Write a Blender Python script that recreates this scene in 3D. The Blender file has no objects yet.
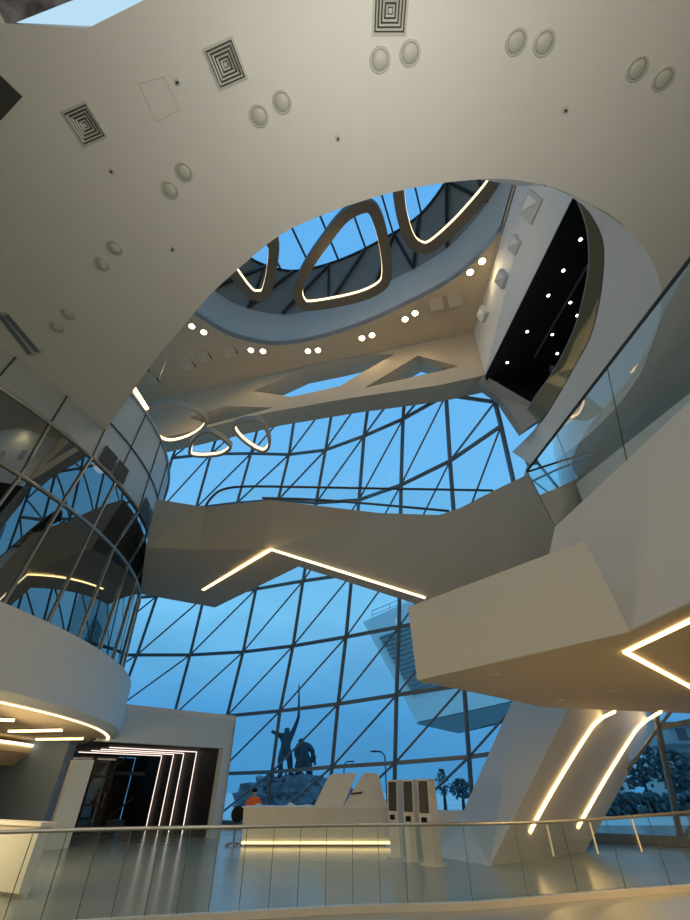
import bpy, bmesh, math, random
from mathutils import Vector, Matrix, noise
random.seed(7)
S = bpy.context.scene
COL = S.collection
# ---------------------------------------------------------------- camera
F_PX, CX, CY, EYE, HORIZON = 420.0, 345.0, 460.0, 1.6, 790.0
PITCH = math.atan((HORIZON - CY) / F_PX)
cp, sp = math.cos(PITCH), math.sin(PITCH)
cam = bpy.data.cameras.new('camera')
cam.sensor_fit = 'VERTICAL'; cam.sensor_height = 36.0; cam.lens = 36.0 * F_PX / 920.0
cam.clip_end = 2000
cam_o = bpy.data.objects.new('camera', cam); COL.objects.link(cam_o)
cam_o.location = (0, 0, EYE); cam_o.rotation_euler = (math.pi/2 + PITCH, 0, 0)
S.camera = cam_o
# ---------------------------------------------------------------- world
W = bpy.data.worlds.new('dusk_sky'); S.world = W; W.use_nodes = True
nt = W.node_tree; nt.nodes.clear()
def N(tree, t, **kw):
    n = tree.nodes.new(t)
    for k, v in kw.items(): setattr(n, k, v)
    return n
tc = N(nt, 'ShaderNodeTexCoord'); sx = N(nt, 'ShaderNodeSeparateXYZ')
nt.links.new(tc.outputs['Generated'], sx.inputs[0])
rp = N(nt, 'ShaderNodeValToRGB')
el = rp.color_ramp.elements
el[0].position = 0.0; el[0].color = (.06, .28, .58, 1)
el[1].position = 1.0; el[1].color = (.13, .45, .92, 1)
for p_, c_ in ((.12, (.08, .34, .69, 1)), (.3, (.19, .57, .93, 1)), (.55, (.16, .50, .90, 1))):
    e = el.new(p_); e.color = c_
nt.links.new(sx.outputs[2], rp.inputs[0])
mp = N(nt, 'ShaderNodeMapping'); mp.inputs['Scale'].default_value = (2.2, 2.2, 5.0)
nt.links.new(tc.outputs['Generated'], mp.inputs[0])
nz = N(nt, 'ShaderNodeTexNoise'); nz.inputs['Scale'].default_value = 2.1; nz.inputs['Detail'].default_value = 6
nt.links.new(mp.outputs[0], nz.inputs['Vector'])
r2 = N(nt, 'ShaderNodeValToRGB'); r2.color_ramp.elements[0].position = .42; r2.color_ramp.elements[1].position = .72
nt.links.new(nz.outputs[0], r2.inputs[0])
r3 = N(nt, 'ShaderNodeValToRGB')
r3.color_ramp.elements[0].position = .0; r3.color_ramp.elements[0].color = (.45, .45, .45, 1)
r3.color_ramp.elements[1].position = .62; r3.color_ramp.elements[1].color = (.0, .0, .0, 1)
nt.links.new(sx.outputs[2], r3.inputs[0])
mm = N(nt, 'ShaderNodeMath', operation='MULTIPLY')
nt.links.new(r2.outputs[0], mm.inputs[0]); nt.links.new(r3.outputs[0], mm.inputs[1])
mx = N(nt, 'ShaderNodeMixRGB'); mx.inputs[2].default_value = (.06, .22, .42, 1)
nt.links.new(mm.outputs[0], mx.inputs[0]); nt.links.new(rp.outputs[0], mx.inputs[1])
bg = N(nt, 'ShaderNodeBackground'); bg.inputs[1].default_value = 1.0
nt.links.new(mx.outputs[0], bg.inputs[0])
wo = N(nt, 'ShaderNodeOutputWorld'); nt.links.new(bg.outputs[0], wo.inputs[0])
# ---------------------------------------------------------------- lights of the hall and added warm fill
def area(name, loc, target, size, power, color, sizey=None):
    l = bpy.data.lights.new(name, 'AREA'); l.energy = power; l.color = color
    l.shape = 'RECTANGLE'; l.size = size; l.size_y = sizey or size
    o = bpy.data.objects.new(name, l); COL.objects.link(o); o.location = loc
    d = Vector(target) - Vector(loc)
    o.rotation_euler = d.to_track_quat('-Z', 'Y').to_euler()
    return o
area('lobby_uplight', (.4, -.6, 5.6), (.2, .9, 11.2), 1.2, 128, (1, .95, .85)).data.spread = 2.45
area('rear_warm_fill', (2, -8, 10.8), (2, -2, 0), 5, 760, (1, .86, .62))  # unseen warm fill added high behind the viewer
area('drum_soffit_light', (-9.2, 12, 2.0), (2, 16, -1.5), 6.0, 190, (1, .74, .40), 1.0)
area('terrace_soffit_light', (6.6, 9.5, 3.6), (6.6, 9.51, 0), 2.0, 150, (1, .66, .32))
area('low_warm_fill', (2, 3, 2.3), (-9, 12, 4.5), 5.0, 58, (1, .82, .56))  # added low fill without a fitting, warms the drum side
S.view_settings.view_transform = 'Standard'; S.view_settings.look = 'None'
S.view_settings.exposure = 0.0; S.view_settings.gamma = 1.0; S.view_settings.use_curve_mapping = False

# ---------------------------------------------------------------- helpers: rays of the camera
def ray(px, py):
    u = CY - py
    return Vector((px - CX, F_PX*cp - u*sp, F_PX*sp + u*cp))
O_ = Vector((0, 0, EYE))
def az(px, py, z): d = ray(px, py); return O_ + d*((z-EYE)/d.z)
def ay(px, py, y): d = ray(px, py); return O_ + d*(y/d.y)
def ap(px, py, p0, n): d = ray(px, py); return O_ + d*((Vector(p0)-O_).dot(n)/d.dot(n))
def ax(px, py, x): d = ray(px, py); return O_ + d*(x/d.x)

# ---------------------------------------------------------------- materials
def mat(name, col, rough=.6, metal=0, spec=.5, noise_amt=.0, noise_scale=3, bump=0, emit=None, es=0):
    m = bpy.data.materials.new(name); m.use_nodes = True
    t = m.node_tree; b = t.nodes['Principled BSDF']
    b.inputs['Base Color'].default_value = (*col, 1); b.inputs['Roughness'].default_value = rough
    b.inputs['Metallic'].default_value = metal; b.inputs['Specular IOR Level'].default_value = spec
    if noise_amt or bump:
        c = N(t, 'ShaderNodeTexCoord'); n = N(t, 'ShaderNodeTexNoise'); n.inputs['Scale'].default_value = noise_scale
        n.inputs['Detail'].default_value = 5
        t.links.new(c.outputs['Object'], n.inputs['Vector'])
        if noise_amt:
            r = N(t, 'ShaderNodeValToRGB')
            r.color_ramp.elements[0].position = .3; r.color_ramp.elements[1].position = .7
            r.color_ramp.elements[0].color = (*[v*(1-noise_amt) for v in col], 1)
            r.color_ramp.elements[1].color = (*[min(1, v*(1+noise_amt)) for v in col], 1)
            t.links.new(n.outputs[0], r.inputs[0]); t.links.new(r.outputs[0], b.inputs['Base Color'])
        if bump:
            bm_ = N(t, 'ShaderNodeBump'); bm_.inputs['Strength'].default_value = bump
            t.links.new(n.outputs[0], bm_.inputs['Height']); t.links.new(bm_.outputs[0], b.inputs['Normal'])
    if emit:
        b.inputs['Emission Color'].default_value = (*emit, 1); b.inputs['Emission Strength'].default_value = es
    return m
def glass_mat(name, tint=(1, 1, 1), refl=(1, 1, 1), ior=1.35, extra=0.0, rough=0.0):
    m = bpy.data.materials.new(name); m.use_nodes = True
    t = m.node_tree; t.nodes.clear()
    o = N(t, 'ShaderNodeOutputMaterial'); a = N(t, 'ShaderNodeBsdfTransparent'); g = N(t, 'ShaderNodeBsdfGlossy')
    a.inputs[0].default_value = (*tint, 1); g.inputs[0].default_value = (*refl, 1); g.inputs['Roughness'].default_value = rough
    f = N(t, 'ShaderNodeFresnel'); f.inputs[0].default_value = ior
    ad = N(t, 'ShaderNodeMath', operation='ADD'); ad.inputs[1].default_value = extra; ad.use_clamp = True
    t.links.new(f.outputs[0], ad.inputs[0])
    x = N(t, 'ShaderNodeMixShader')
    t.links.new(ad.outputs[0], x.inputs[0]); t.links.new(a.outputs[0], x.inputs[1]); t.links.new(g.outputs[0], x.inputs[2])
    t.links.new(x.outputs[0], o.inputs[0])
    return m
M = {}
M['plaster'] = mat('white_plaster', (.75, .74, .70), .75, noise_amt=.015, noise_scale=.6)
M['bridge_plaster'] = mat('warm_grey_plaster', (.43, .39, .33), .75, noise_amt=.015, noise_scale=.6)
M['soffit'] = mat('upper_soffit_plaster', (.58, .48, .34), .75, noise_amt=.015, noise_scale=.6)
M['curb'] = mat('oculus_upstand', (.55, .56, .53), .7, noise_amt=.02)
M['panel'] = mat('grey_cladding_panel', (.42, .45, .45), .5, noise_amt=.04, noise_scale=.8)
M['steel'] = mat('grey_painted_steel', (.17, .215, .25), .45, metal=.2)
M['steel_dark'] = mat('dark_steel', (.04, .05, .055), .4, metal=.3)
M['alu'] = mat('brushed_aluminium', (.42, .42, .40), .35, metal=.7)
M['black'] = mat('black_cladding', (.008, .007, .006), .55)
M['blackgloss'] = mat('black_gloss', (.01, .01, .012), .15)
M['ringmetal'] = mat('pendant_bronze', (.20, .165, .12), .5, metal=.3)
M['ringwhite'] = mat('pendant_white', (.36, .32, .26), .5)
M['bandpanel'] = mat('skylight_band_panel', (.22, .25, .25), .4)
M['white'] = mat('white_lacquer', (.8, .78, .73), .35)
M['stone'] = mat('counter_solid_surface', (.72, .68, .6), .4, noise_amt=.05, noise_scale=2)
M['vent'] = mat('vent_metal', (.55, .55, .50), .5)
M['ventdark'] = mat('vent_shadow_gap', (.06, .06, .055), .8)
M['bronze'] = mat('statue_bronze', (.03, .055, .075), .5, metal=.4, noise_amt=.3, noise_scale=2)
M['rock'] = mat('monument_rock', (.16, .19, .21), .9, noise_amt=.5, noise_scale=1.2, bump=.6)
M['snow'] = mat('snowy_ground', (.72, .74, .70), .9, noise_amt=.10, noise_scale=.08)
M['tree'] = mat('dusk_foliage', (.06, .10, .105), .9, noise_amt=.5, noise_scale=1.5)
M['bark'] = mat('bark', (.05, .045, .04), .9, noise_amt=.3)
M['ext'] = mat('outside_cladding', (.8, .82, .78), .6, noise_amt=.03, noise_scale=.3)
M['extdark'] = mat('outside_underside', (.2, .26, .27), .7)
M['house'] = mat('far_house_wall', (.42, .42, .40), .8, noise_amt=.1)
M['roofm'] = mat('far_house_roof', (.15, .14, .14), .8)
M['orange'] = mat('orange_jacket', (.85, .17, .03), .8, noise_amt=.1, noise_scale=8)
M['skin'] = mat('skin', (.5, .32, .23), .6)
M['cloth'] = mat('dark_trousers', (.03, .03, .04), .9)
M['rubber'] = mat('black_rubber', (.012, .012, .012), .8, spec=.2)
M['paper'] = mat('white_paper', (.7, .8, .82), .7)
M['wood'] = mat('door_brown', (.10, .065, .035), .5, noise_amt=.25, noise_scale=4)
M['glass'] = glass_mat('facade_glass', (.97, 1, 1), ior=1.25)
M['glass_rail'] = glass_mat('balustrade_glass', (.93, .97, .96), ior=1.3, extra=.015)
M['glass_terrace'] = glass_mat('terrace_glass', (.80, .89, .90), ior=1.3, extra=.03)
M['kioskscreen'] = mat('kiosk_screen', (.03, .035, .03), .45)
M['glass_gallery'] = glass_mat('gallery_glass', (.6, .58, .46), refl=(.6, .56, .42), ior=1.4, extra=.10)
M['glass_door'] = glass_mat('door_glass', (.45, .55, .62), ior=1.45, extra=.12)
M['glass_edge'] = mat('glass_joint', (.10, .16, .16), .3)
M['glass_glint'] = mat('painted_edge_glint', (.9, .85, .7), .2)  # pale colour carries the LED glint on the glass edges
t = M['glass_gallery'].node_tree
o_ = [n for n in t.nodes if n.type == 'OUTPUT_MATERIAL'][0]; m_ = [n for n in t.nodes if n.type == 'MIX_SHADER'][0]
d_ = N(t, 'ShaderNodeBsdfDiffuse'); d_.inputs[0].default_value = (.30, .27, .17, 1)  # olive diffuse stands in for the warm soffit reflected in this glass
x_ = N(t, 'ShaderNodeMixShader'); x_.inputs[0].default_value = .45
t.links.new(m_.outputs[0], x_.inputs[1]); t.links.new(d_.outputs[0], x_.inputs[2]); t.links.new(x_.outputs[0], o_.inputs[0])
def drum_glass():
    m = bpy.data.materials.new('dark_reflective_glass'); m.use_nodes = True
    t = m.node_tree; t.nodes.clear()
    o = N(t, 'ShaderNodeOutputMaterial'); d = N(t, 'ShaderNodeBsdfDiffuse'); g = N(t, 'ShaderNodeBsdfGlossy')
    d.inputs[0].default_value = (.018, .02, .02, 1); g.inputs[0].default_value = (.78, .88, .92, 1); g.inputs['Roughness'].default_value = 0
    f = N(t, 'ShaderNodeFresnel'); f.inputs[0].default_value = 1.9
    ad = N(t, 'ShaderNodeMath', operation='ADD'); ad.inputs[1].default_value = .22; ad.use_clamp = True
    x = N(t, 'ShaderNodeMixShader')
    t.links.new(f.outputs[0], ad.inputs[0]); t.links.new(ad.outputs[0], x.inputs[0])
    t.links.new(d.outputs[0], x.inputs[1]); t.links.new(g.outputs[0], x.inputs[2]); t.links.new(x.outputs[0], o.inputs[0])
    return m
M['drumglass'] = drum_glass()
def emit(name, c, s):
    m = bpy.data.materials.new(name); m.use_nodes = True
    t = m.node_tree; t.nodes.clear()
    o = N(t, 'ShaderNodeOutputMaterial'); e = N(t, 'ShaderNodeEmission')
    e.inputs[0].default_value = (*c, 1); e.inputs[1].default_value = s
    t.links.new(e.outputs[0], o.inputs[0]); return m
WARM = (1, .70, .34)
M['led'] = emit('warm_led', (1, .62, .25), 6.5)
M['led_soft'] = emit('warm_led_soft', (1, .76, .42), 3.2)
M['led_ring'] = emit('ring_led', (1, .74, .36), 3.5)
M['led_pink'] = emit('entrance_led', (1, .80, .70), 1.5)
M['led_gold'] = emit('counter_led', (1, .68, .26), 3.2)
M['bulb'] = emit('downlight_bulb', (1, .82, .48), 26)
M['bulb_small'] = emit('gallery_bulb', (1, .9, .7), 9)
M['screen_out'] = emit('rooflight_pane', (.50, .74, .90), 1.0)
def floor_mat():
    m = bpy.data.materials.new('polished_stone_floor'); m.use_nodes = True
    t = m.node_tree; b = t.nodes['Principled BSDF']
    c = N(t, 'ShaderNodeTexCoord'); br = N(t, 'ShaderNodeTexBrick')
    mp_ = N(t, 'ShaderNodeMapping'); mp_.inputs['Rotation'].default_value = (0, 0, .25)
    br.offset = 0; br.inputs['Scale'].default_value = 1.0
    br.inputs['Brick Width'].default_value = 1.2; br.inputs['Row Height'].default_value = 1.2
    br.inputs['Mortar Size'].default_value = .006
    br.inputs['Color1'].default_value = (.32, .34, .30, 1); br.inputs['Color2'].default_value = (.35, .37, .325, 1)
    br.inputs['Mortar'].default_value = (.27, .30, .27, 1)
    t.links.new(c.outputs['Object'], mp_.inputs[0]); t.links.new(mp_.outputs[0], br.inputs['Vector'])
    t.links.new(br.outputs[0], b.inputs['Base Color'])
    b.inputs['Roughness'].default_value = .2; b.inputs['Specular IOR Level'].default_value = .45
    return m
M['floor'] = floor_mat()

# ---------------------------------------------------------------- mesh building
class MB:
    def __init__(s): s.v = []; s.f = []
    def add(s, verts, faces):
        k = len(s.v); s.v += [Vector(p) for p in verts]; s.f += [[i+k for i in f] for f in faces]; return s
    def loft(s, loops, close_ends=True, closed=True):
        n = len(loops[0]); k = len(s.v)
        for L in loops: s.v += [Vector(p) for p in L]
        for a in range(len(loops)-1):
            for i in range(n if closed else n-1):
                j = (i+1) % n
                s.f.append([k+a*n+i, k+a*n+j, k+(a+1)*n+j, k+(a+1)*n+i])
        if close_ends and closed:
            s.f.append([k+i for i in range(n)][::-1]); s.f.append([k+(len(loops)-1)*n+i for i in range(n)])
        return s
    def prism(s, pts, off):
        off = Vector(off); return s.loft([[Vector(p) for p in pts], [Vector(p)+off for p in pts]])
    def box(s, c, size, rz=0):
        hx, hy, hz = size[0]/2, size[1]/2, size[2]/2
        R = Matrix.Rotation(rz, 3, 'Z'); c = Vector(c)
        L = [[c + R @ Vector((x, y, z)) for x, y in ((-hx, -hy), (hx, -hy), (hx, hy), (-hx, hy))] for z in (-hz, hz)]
        return s.loft(L)
    def bar(s, a, b, w, h=None, up=(0, 0, 1)):
        a = Vector(a); b = Vector(b); h = h or w; d = (b-a).normalized(); up = Vector(up)
        x = d.cross(up)
        if x.length < 1e-4: x = d.cross(Vector((0, 1, 0)))
        x.normalize(); y = x.cross(d).normalized()
        L = [[p + x*(i*w/2) + y*(j*h/2) for i, j in ((-1, -1), (1, -1), (1, 1), (-1, 1))] for p in (a, b)]
        return s.loft(L)
    def tube(s, path, r, n=8, closed=False, radii=None):
        path = [Vector(p) for p in path]; loops = []; m = len(path); prev = None
        for i, p in enumerate(path):
            if closed: d = path[(i+1) % m] - path[i-1]
            else: d = path[min(i+1, m-1)] - path[max(i-1, 0)]
            d.normalize()
            x = d.cross(Vector((0, 0, 1)))
            if x.length < .05: x = d.cross(Vector((0, 1, 0)))
            if prev is not None and prev.dot(x) < 0 and x.length < .2: x = -x
            x.normalize(); y = x.cross(d).normalized(); prev = x
            rr = radii[i] if radii else r
            loops.append([p + (x*math.cos(2*math.pi*k/n) + y*math.sin(2*math.pi*k/n))*rr for k in range(n)])
        if closed: loops.append(loops[0]); return s.loft(loops, close_ends=False)
        return s.loft(loops)
    def sweep(s, path, w, h, closed=False, out=0, zoff=0):
        """rectangular section swept along a plan path: w in plan (centred + out), h vertical"""
        path = [Vector(p) for p in path]; m = len(path); loops = []
        for i, p in enumerate(path):
            d = (path[(i+1) % m] - path[i-1]) if closed else (path[min(i+1, m-1)] - path[max(i-1, 0)])
            n = Vector((d.y, -d.x, 0)).normalized()
            loops.append([p + n*(out+a*w/2) + Vector((0, 0, zoff+b*h/2)) for a, b in ((-1, -1), (1, -1), (1, 1), (-1, 1))])
        if closed: loops.append(loops[0])
        return s.loft(loops, close_ends=not closed)
    def disc(s, c, r, h, n=20, axis=(0, 0, 1), r2=None):
        c = Vector(c); a = Vector(axis).normalized(); x = a.orthogonal().normalized(); y = a.cross(x)
        r2 = r if r2 is None else r2
        return s.loft([[c + a*hh + (x*math.cos(2*math.pi*k/n)+y*math.sin(2*math.pi*k/n))*rr for k in range(n)] for hh, rr in ((0, r), (h, r2))])
    def annulus(s, c, r0, r1, h, n=20):
        c = Vector(c)
        cir = lambda r, z: [c + Vector((math.cos(2*math.pi*k/n)*r, math.sin(2*math.pi*k/n)*r, z)) for k in range(n)]
        L = [cir(r0, 0), cir(r1, 0), cir(r1, h), cir(r0, h), cir(r0, 0)]
        return s.loft(L, close_ends=False)
    def lathe(s, prof, c=(0, 0, 0), n=20):
        c = Vector(c)
        return s.loft([[c + Vector((math.cos(2*math.pi*k/n)*r, math.sin(2*math.pi*k/n)*r, z)) for k in range(n)] for r, z in prof])
    def blob(s, c, r, seed=0, amp=.25, freq=1.0, sub=2, scale=(1, 1, 1)):
        b = bmesh.new(); bmesh.ops.create_icosphere(b, subdivisions=sub, radius=1)
        k = len(s.v); c = Vector(c)
        for v in b.verts:
            d = v.co.normalized(); q = 1 + amp*noise.noise(d*freq*2 + Vector((seed*3.1, seed*1.7, seed)))*2
            s.v.append(c + Vector((d.x*scale[0], d.y*scale[1], d.z*scale[2]))*r*q)
        s.f += [[x.index+k for x in f.verts] for f in b.faces]; b.free(); return s
    def mesh(s, name, m, smooth=False, off=None):
        me = bpy.data.meshes.new(name)
        vv = [v - off for v in s.v] if off is not None else s.v
        me.from_pydata([tuple(v) for v in vv], [], s.f); me.validate()
        b = bmesh.new(); b.from_mesh(me); bmesh.ops.recalc_face_normals(b, faces=b.faces); b.to_mesh(me); b.free()
        if smooth:
            for p in me.polygons: p.use_smooth = True
            try: me.set_sharp_from_angle(angle=math.radians(35))
            except Exception: pass
        me.materials.append(m if not isinstance(m, str) else M[m]); return me
    def build(s, name, m, parent=None, smooth=False, label=None, local=False):
        if parent is None:
            lo = [min(v[i] for v in s.v) for i in range(3)]; hi = [max(v[i] for v in s.v) for i in range(3)]
            off = Vector(((lo[0]+hi[0])/2, (lo[1]+hi[1])/2, lo[2]))
            o = bpy.data.objects.new(name, s.mesh(name, m, smooth, off)); o.location = off
        else:
            off = Vector((0, 0, 0)) if local else world_loc(parent)
            o = bpy.data.objects.new(name, s.mesh(name, m, smooth, off)); o.parent = parent
        COL.objects.link(o)
        if label: o['label'] = label
        return o
def world_loc(o):
    l = Vector(o.location)
    while o.parent: o = o.parent; l = l + Vector(o.location)
    return l
def tag(o, label=None, cat=None, group=None, kind=None):
    if label: o['label'] = label
    if cat: o['category'] = cat
    if group: o['group'] = group
    if kind: o['kind'] = kind
    return o
def thing(name, loc, label, cat, group=None, kind=None, rz=0):
    o = bpy.data.objects.new(name, None); COL.objects.link(o); o.location = loc; o.rotation_euler = (0, 0, rz)
    o.empty_display_size = .2
    return tag(o, label, cat, group, kind)
def dup(root, loc, rz=0, label=None):
    r = root.copy(); COL.objects.link(r); r.location = loc; r.rotation_euler = (0, 0, rz)
    if label: r['label'] = label
    def kids(a, b):
        for c in a.children:
            d = c.copy(); COL.objects.link(d); d.parent = b; kids(c, d)
    kids(root, r); return r
def smooth_path(pts, n=6, closed=False):
    pts = [Vector(p) for p in pts]; m = len(pts); out = []
    for i in range(m if closed else m-1):
        if closed: a, b, c, d = pts[i-1], pts[i], pts[(i+1) % m], pts[(i+2) % m]
        else: a, b, c, d = pts[max(i-1, 0)], pts[i], pts[i+1], pts[min(i+2, m-1)]
        for k in range(n):
            t = k/n
            out.append(.5*((2*b) + (c-a)*t + (2*a-5*b+4*c-d)*t*t + (3*b-a-3*c+d)*t**3))
    if not closed: out.append(pts[-1])
    return out
def plate(outer, holes, off):
    """flat plate with holes, extruded by off. returns MB"""
    mb = MB(); b = bmesh.new(); edges = []
    for L in [outer]+holes:
        vs = [b.verts.new(p) for p in L]
        for i in range(len(vs)): edges.append(b.edges.new((vs[i], vs[(i+1) % len(vs)])))
    bmesh.ops.triangle_fill(b, use_beauty=True, use_dissolve=False, edges=edges)
    b.verts.index_update(); b.verts.ensure_lookup_table()
    off = Vector(off); n = len(b.verts)
    vs = [v.co.copy() for v in b.verts]
    fs = [[v.index for v in f.verts] for f in b.faces]
    mb.v = vs + [v+off for v in vs]
    mb.f = fs + [[i+n for i in f][::-1] for f in fs]
    for e in edges:
        a, c = e.verts[0].index, e.verts[1].index; mb.f.append([a, c, c+n, a+n])
    b.free(); return mb
def struct(o): o['kind'] = 'structure'; return o

# ================================================================= SETTING
# ---- floor and ground
fl = MB().box((0, 6, -.15), (60, 52, .3)); struct(fl.build('floor', 'floor'))
gr = MB().box((30, 190, -.62), (700, 460, .3)); struct(gr.build('ground', 'snow'))
# ---- near ceiling with the great curved cut-out
ZC = 11.2
cut_px = [(210, 295), (245, 263), (280, 235), (315, 218), (350, 205), (390, 193), (430, 185), (465, 180.5), (500, 179), (530, 182),
          (560, 190), (588, 203), (610, 215), (630, 232), (645, 250), (656, 270), (661, 290), (661, 315), (655, 340), (642, 370), (622, 400), (600, 424), (575, 446), (545, 466)]
cut = [az(x, y, ZC) for x, y in [(60, 470), (105, 430), (150, 366), (180, 330)] + cut_px]
cut_s = smooth_path(cut, 4)
end = cut_s[-1]
rooflight = [az(2, 24, ZC), az(88, 28, ZC), az(146, -1, ZC), az(170, -40, ZC), az(-30, -40, ZC)]
outer = [Vector((-24, -14, ZC)), Vector((16, -14, ZC)), Vector((16, 17, ZC)), Vector((end.x+.3, 17, ZC))] + cut_s[::-1] + [Vector((-24, 16, ZC))]
struct(plate(outer, [rooflight], (0, 0, .45)).build('ceiling', 'plaster'))
# rooflight above the corner of the ceiling
t = thing('rooflight', (sum((p.x for p in rooflight))/5, sum((p.y for p in rooflight))/5, ZC+.45), 'pale blue rooflight opening in the top left corner of the ceiling', 'rooflight')
MB().prism([p+Vector((0, 0, .2)) for p in rooflight], (0, 0, .05)).build('pane', 'screen_out', t)
fr = MB()
for i in range(5):
    a, b = rooflight[i], rooflight[(i+1) % 5]
    fr.prism([a+Vector((0, 0, .46)), b+Vector((0, 0, .46)), b+Vector((0, 0, 1)), a+Vector((0, 0, 1))], (b-a).cross(Vector((0, 0, 1))).normalized()*.05)
fr.build('upstand', 'steel_dark', t)
refl_outline = [az(-5, 30, ZC+.1), az(12, 24, ZC+.1), az(78, -2, ZC+.1), az(60, -30, ZC+.1), az(-40, -30, ZC+.1)]  # mottled panel added to imitate dark reflections by the rooflight
o = MB().prism(refl_outline, (0, 0, .08)).build('reflection_panel', mat('painted_reflection', (.22, .21, .24), .4, noise_amt=.95, noise_scale=3.0))
tag(o, 'panel painted as a dark reflection beside the rooflight in the ceiling corner', 'panel')

# ---- outer walls of the hall (behind and beside the viewer)
struct(MB().box((0, -14, 5.6), (60, .4, 11.8)).build('wall_back', 'plaster'))
struct(MB().box((16.2, 0, 5.6), (.4, 29, 11.8)).build('wall_right', 'plaster'))
struct(MB().box((-24, 3, 5.6), (.4, 36, 11.8)).build('wall_left', 'plaster'))

# ---- rim wall of the cut-out, rising to the upper gallery
ZG = 13.2
gal_bot = [az(x, y, ZG) for x, y in [(520, 186), (548, 186), (573, 191), (590, 213), (602, 237), (604, 261), (600, 300), (590, 338), (573, 370), (551, 408), (536, 428), (512, 452)]]
rim_low = [az(x, y, ZC) for x, y in [(480, 179.5), (500, 179), (540, 184), (588, 203), (630, 232), (656, 270), (661, 315), (642, 370), (622, 400), (592, 432), (568, 452), (540, 470)]]
a = smooth_path(rim_low, 4); b = smooth_path(gal_bot, 4)
out_v = Vector((.35, 0, 0))
rw = MB(); rw.loft([a, b], closed=False)
k = len(rw.v); rw.loft([[p+Vector((.45, -.1, 0)) for p in b], [p+Vector((.45, -.1, 0)) for p in a]], closed=False)
rw.loft([b, [p+Vector((.45, -.1, 0)) for p in b]], closed=False)
struct(rw.build('wall_rim', 'plaster', smooth=True))
# the end of the rim wall coming down towards the bridge
endw = [ay(562, 425, 13.9), ay(545, 412, 13.9), ay(524, 447, 13.9), ay(530, 460, 13.9), ay(518, 500, 14.4), ay(640, 520, 14.4), ay(640, 400, 13.9)]
struct(MB().prism(endw, (0, .4, 0)).build('wall_end', 'plaster'))

# ---- upper soffit z=21 with oculus
ZS = 21.0
oc_px = [(165, 302), (194, 315), (223, 333), (256, 343), (285, 345), (327, 337), (368, 323), (405, 306), (435, 291), (466, 270), (503, 229), (526, 188)]
oc = [az(x, y, ZS) for x, y in oc_px] + [Vector((7.4, 2.5, ZS)), Vector((5.5, -1.5, ZS)), Vector((0, -3.6, ZS)), Vector((-6, -2.5, ZS)), Vector((-10.3, 2, ZS)), Vector((-10.6, 8, ZS))]
oc = smooth_path(oc, 4, closed=True)
crease_px = [(60, 425), (148, 401), (210, 388), (300, 367.5), (405, 346), (474, 332)]
crease = [az(x, y, ZS) for x, y in crease_px]
so_out = [Vector((-22, -8, ZS)), Vector((7.0, -8, ZS)), Vector((7.0, crease[-1].y, ZS))] + crease[::-1] + [Vector((-22, 21, ZS))]
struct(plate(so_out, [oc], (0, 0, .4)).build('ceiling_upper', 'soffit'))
# oculus upstand
cen = sum(oc, Vector())/len(oc)
def scl(L, k, z): return [Vector((cen.x+(p.x-cen.x)*k, cen.y+(p.y-cen.y)*k, z)) for p in L]
up = MB(); n_ = len(oc)
up.loft([oc, scl(oc, 1.0, 24), scl(oc, 1.05, 24), scl(oc, 1.05, ZS+.4)], close_ends=False)
struct(up.build('trim_oculus', 'curb', smooth=True))
# skylight : sloping band of panels plus flat glass
sk = thing('skylight', (cen.x, cen.y, 24), 'blue glazed oval skylight above the upper ceiling with grey sloping rim panels', 'skylight', kind='structure')
low, hi = scl(oc, 1.0, 24), scl(oc, .80, 26.7)
MB().loft([low, hi], close_ends=False).build('rim_panel', 'bandpanel', sk, smooth=True)
MB().tube(hi, .10, 6, closed=True).build('ring_beam', 'steel_dark', sk)
MB().prism(scl(oc, .80, 26.8), (0, 0, .03)).build('pane', 'glass', sk)
inn = scl(oc, .985, 23.95); inh = scl(oc, .79, 26.55)
for i in range(0, n_, 5):
    j = (i+5) % n_
    MB().bar(inn[i], inh[j], .16).build('diagonal_brace', 'steel_dark', sk)
    if i % 2 == 0: MB().bar(inn[i], inh[i], .12).build('rafter', 'steel_dark', sk)
dv = Vector((.37, .93, 0)).normalized(); nv = Vector((dv.y, -dv.x, 0))
poly = scl(oc, .80, 26.7)
base = az(343, 271, 26.7)
for k in range(-5, 6):
    p0 = base + nv*(k*1.75); ts = []
    for i in range(len(poly)):
        a, b = poly[i]-p0, poly[(i+1) % len(poly)]-p0
        da, db = a.dot(nv), b.dot(nv)
        if da*db < 0: ts.append((a+(b-a)*(da/(da-db))).dot(dv))
    if len(ts) >= 2: MB().bar(p0+dv*min(ts), p0+dv*max(ts), .10, .14).build('glazing_bar', 'steel_dark', sk)

# ---- truss beam with triangular cut-outs, between soffit and glazing
# inclined plane through crease and lower edge
pA, pB = crease[1], crease[-1]
low_pt = az(440, 385, 16.6)
pn = (pB-pA).cross(low_pt-pA).normalized()
P = lambda x, y: ap(x, y, pA, pn)
beam_out = [P(x, y) for x, y in [(60, 425), (148, 401), (210, 388), (300, 367.5), (405, 346), (474, 332), (490, 352), (485, 375), (440, 385), (350, 398), (270, 412), (225, 423), (150, 441), (60, 465)]]
holes = [[P(x, y) for x, y in L] for L in (
    [(253, 391), (300, 369.5), (340, 361), (364, 355), (395, 354), (363, 372), (340, 386), (291, 397)],
    [(364, 388), (418, 355.5), (459, 366), (440, 371)],
    [(190, 417), (225, 406), (273, 407.5), (235, 418), (208, 425)])]
inward = Vector((.28, 1.0, .25)).normalized()*1.5
struct(plate(beam_out, holes, inward).build('beam', 'soffit'))
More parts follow.
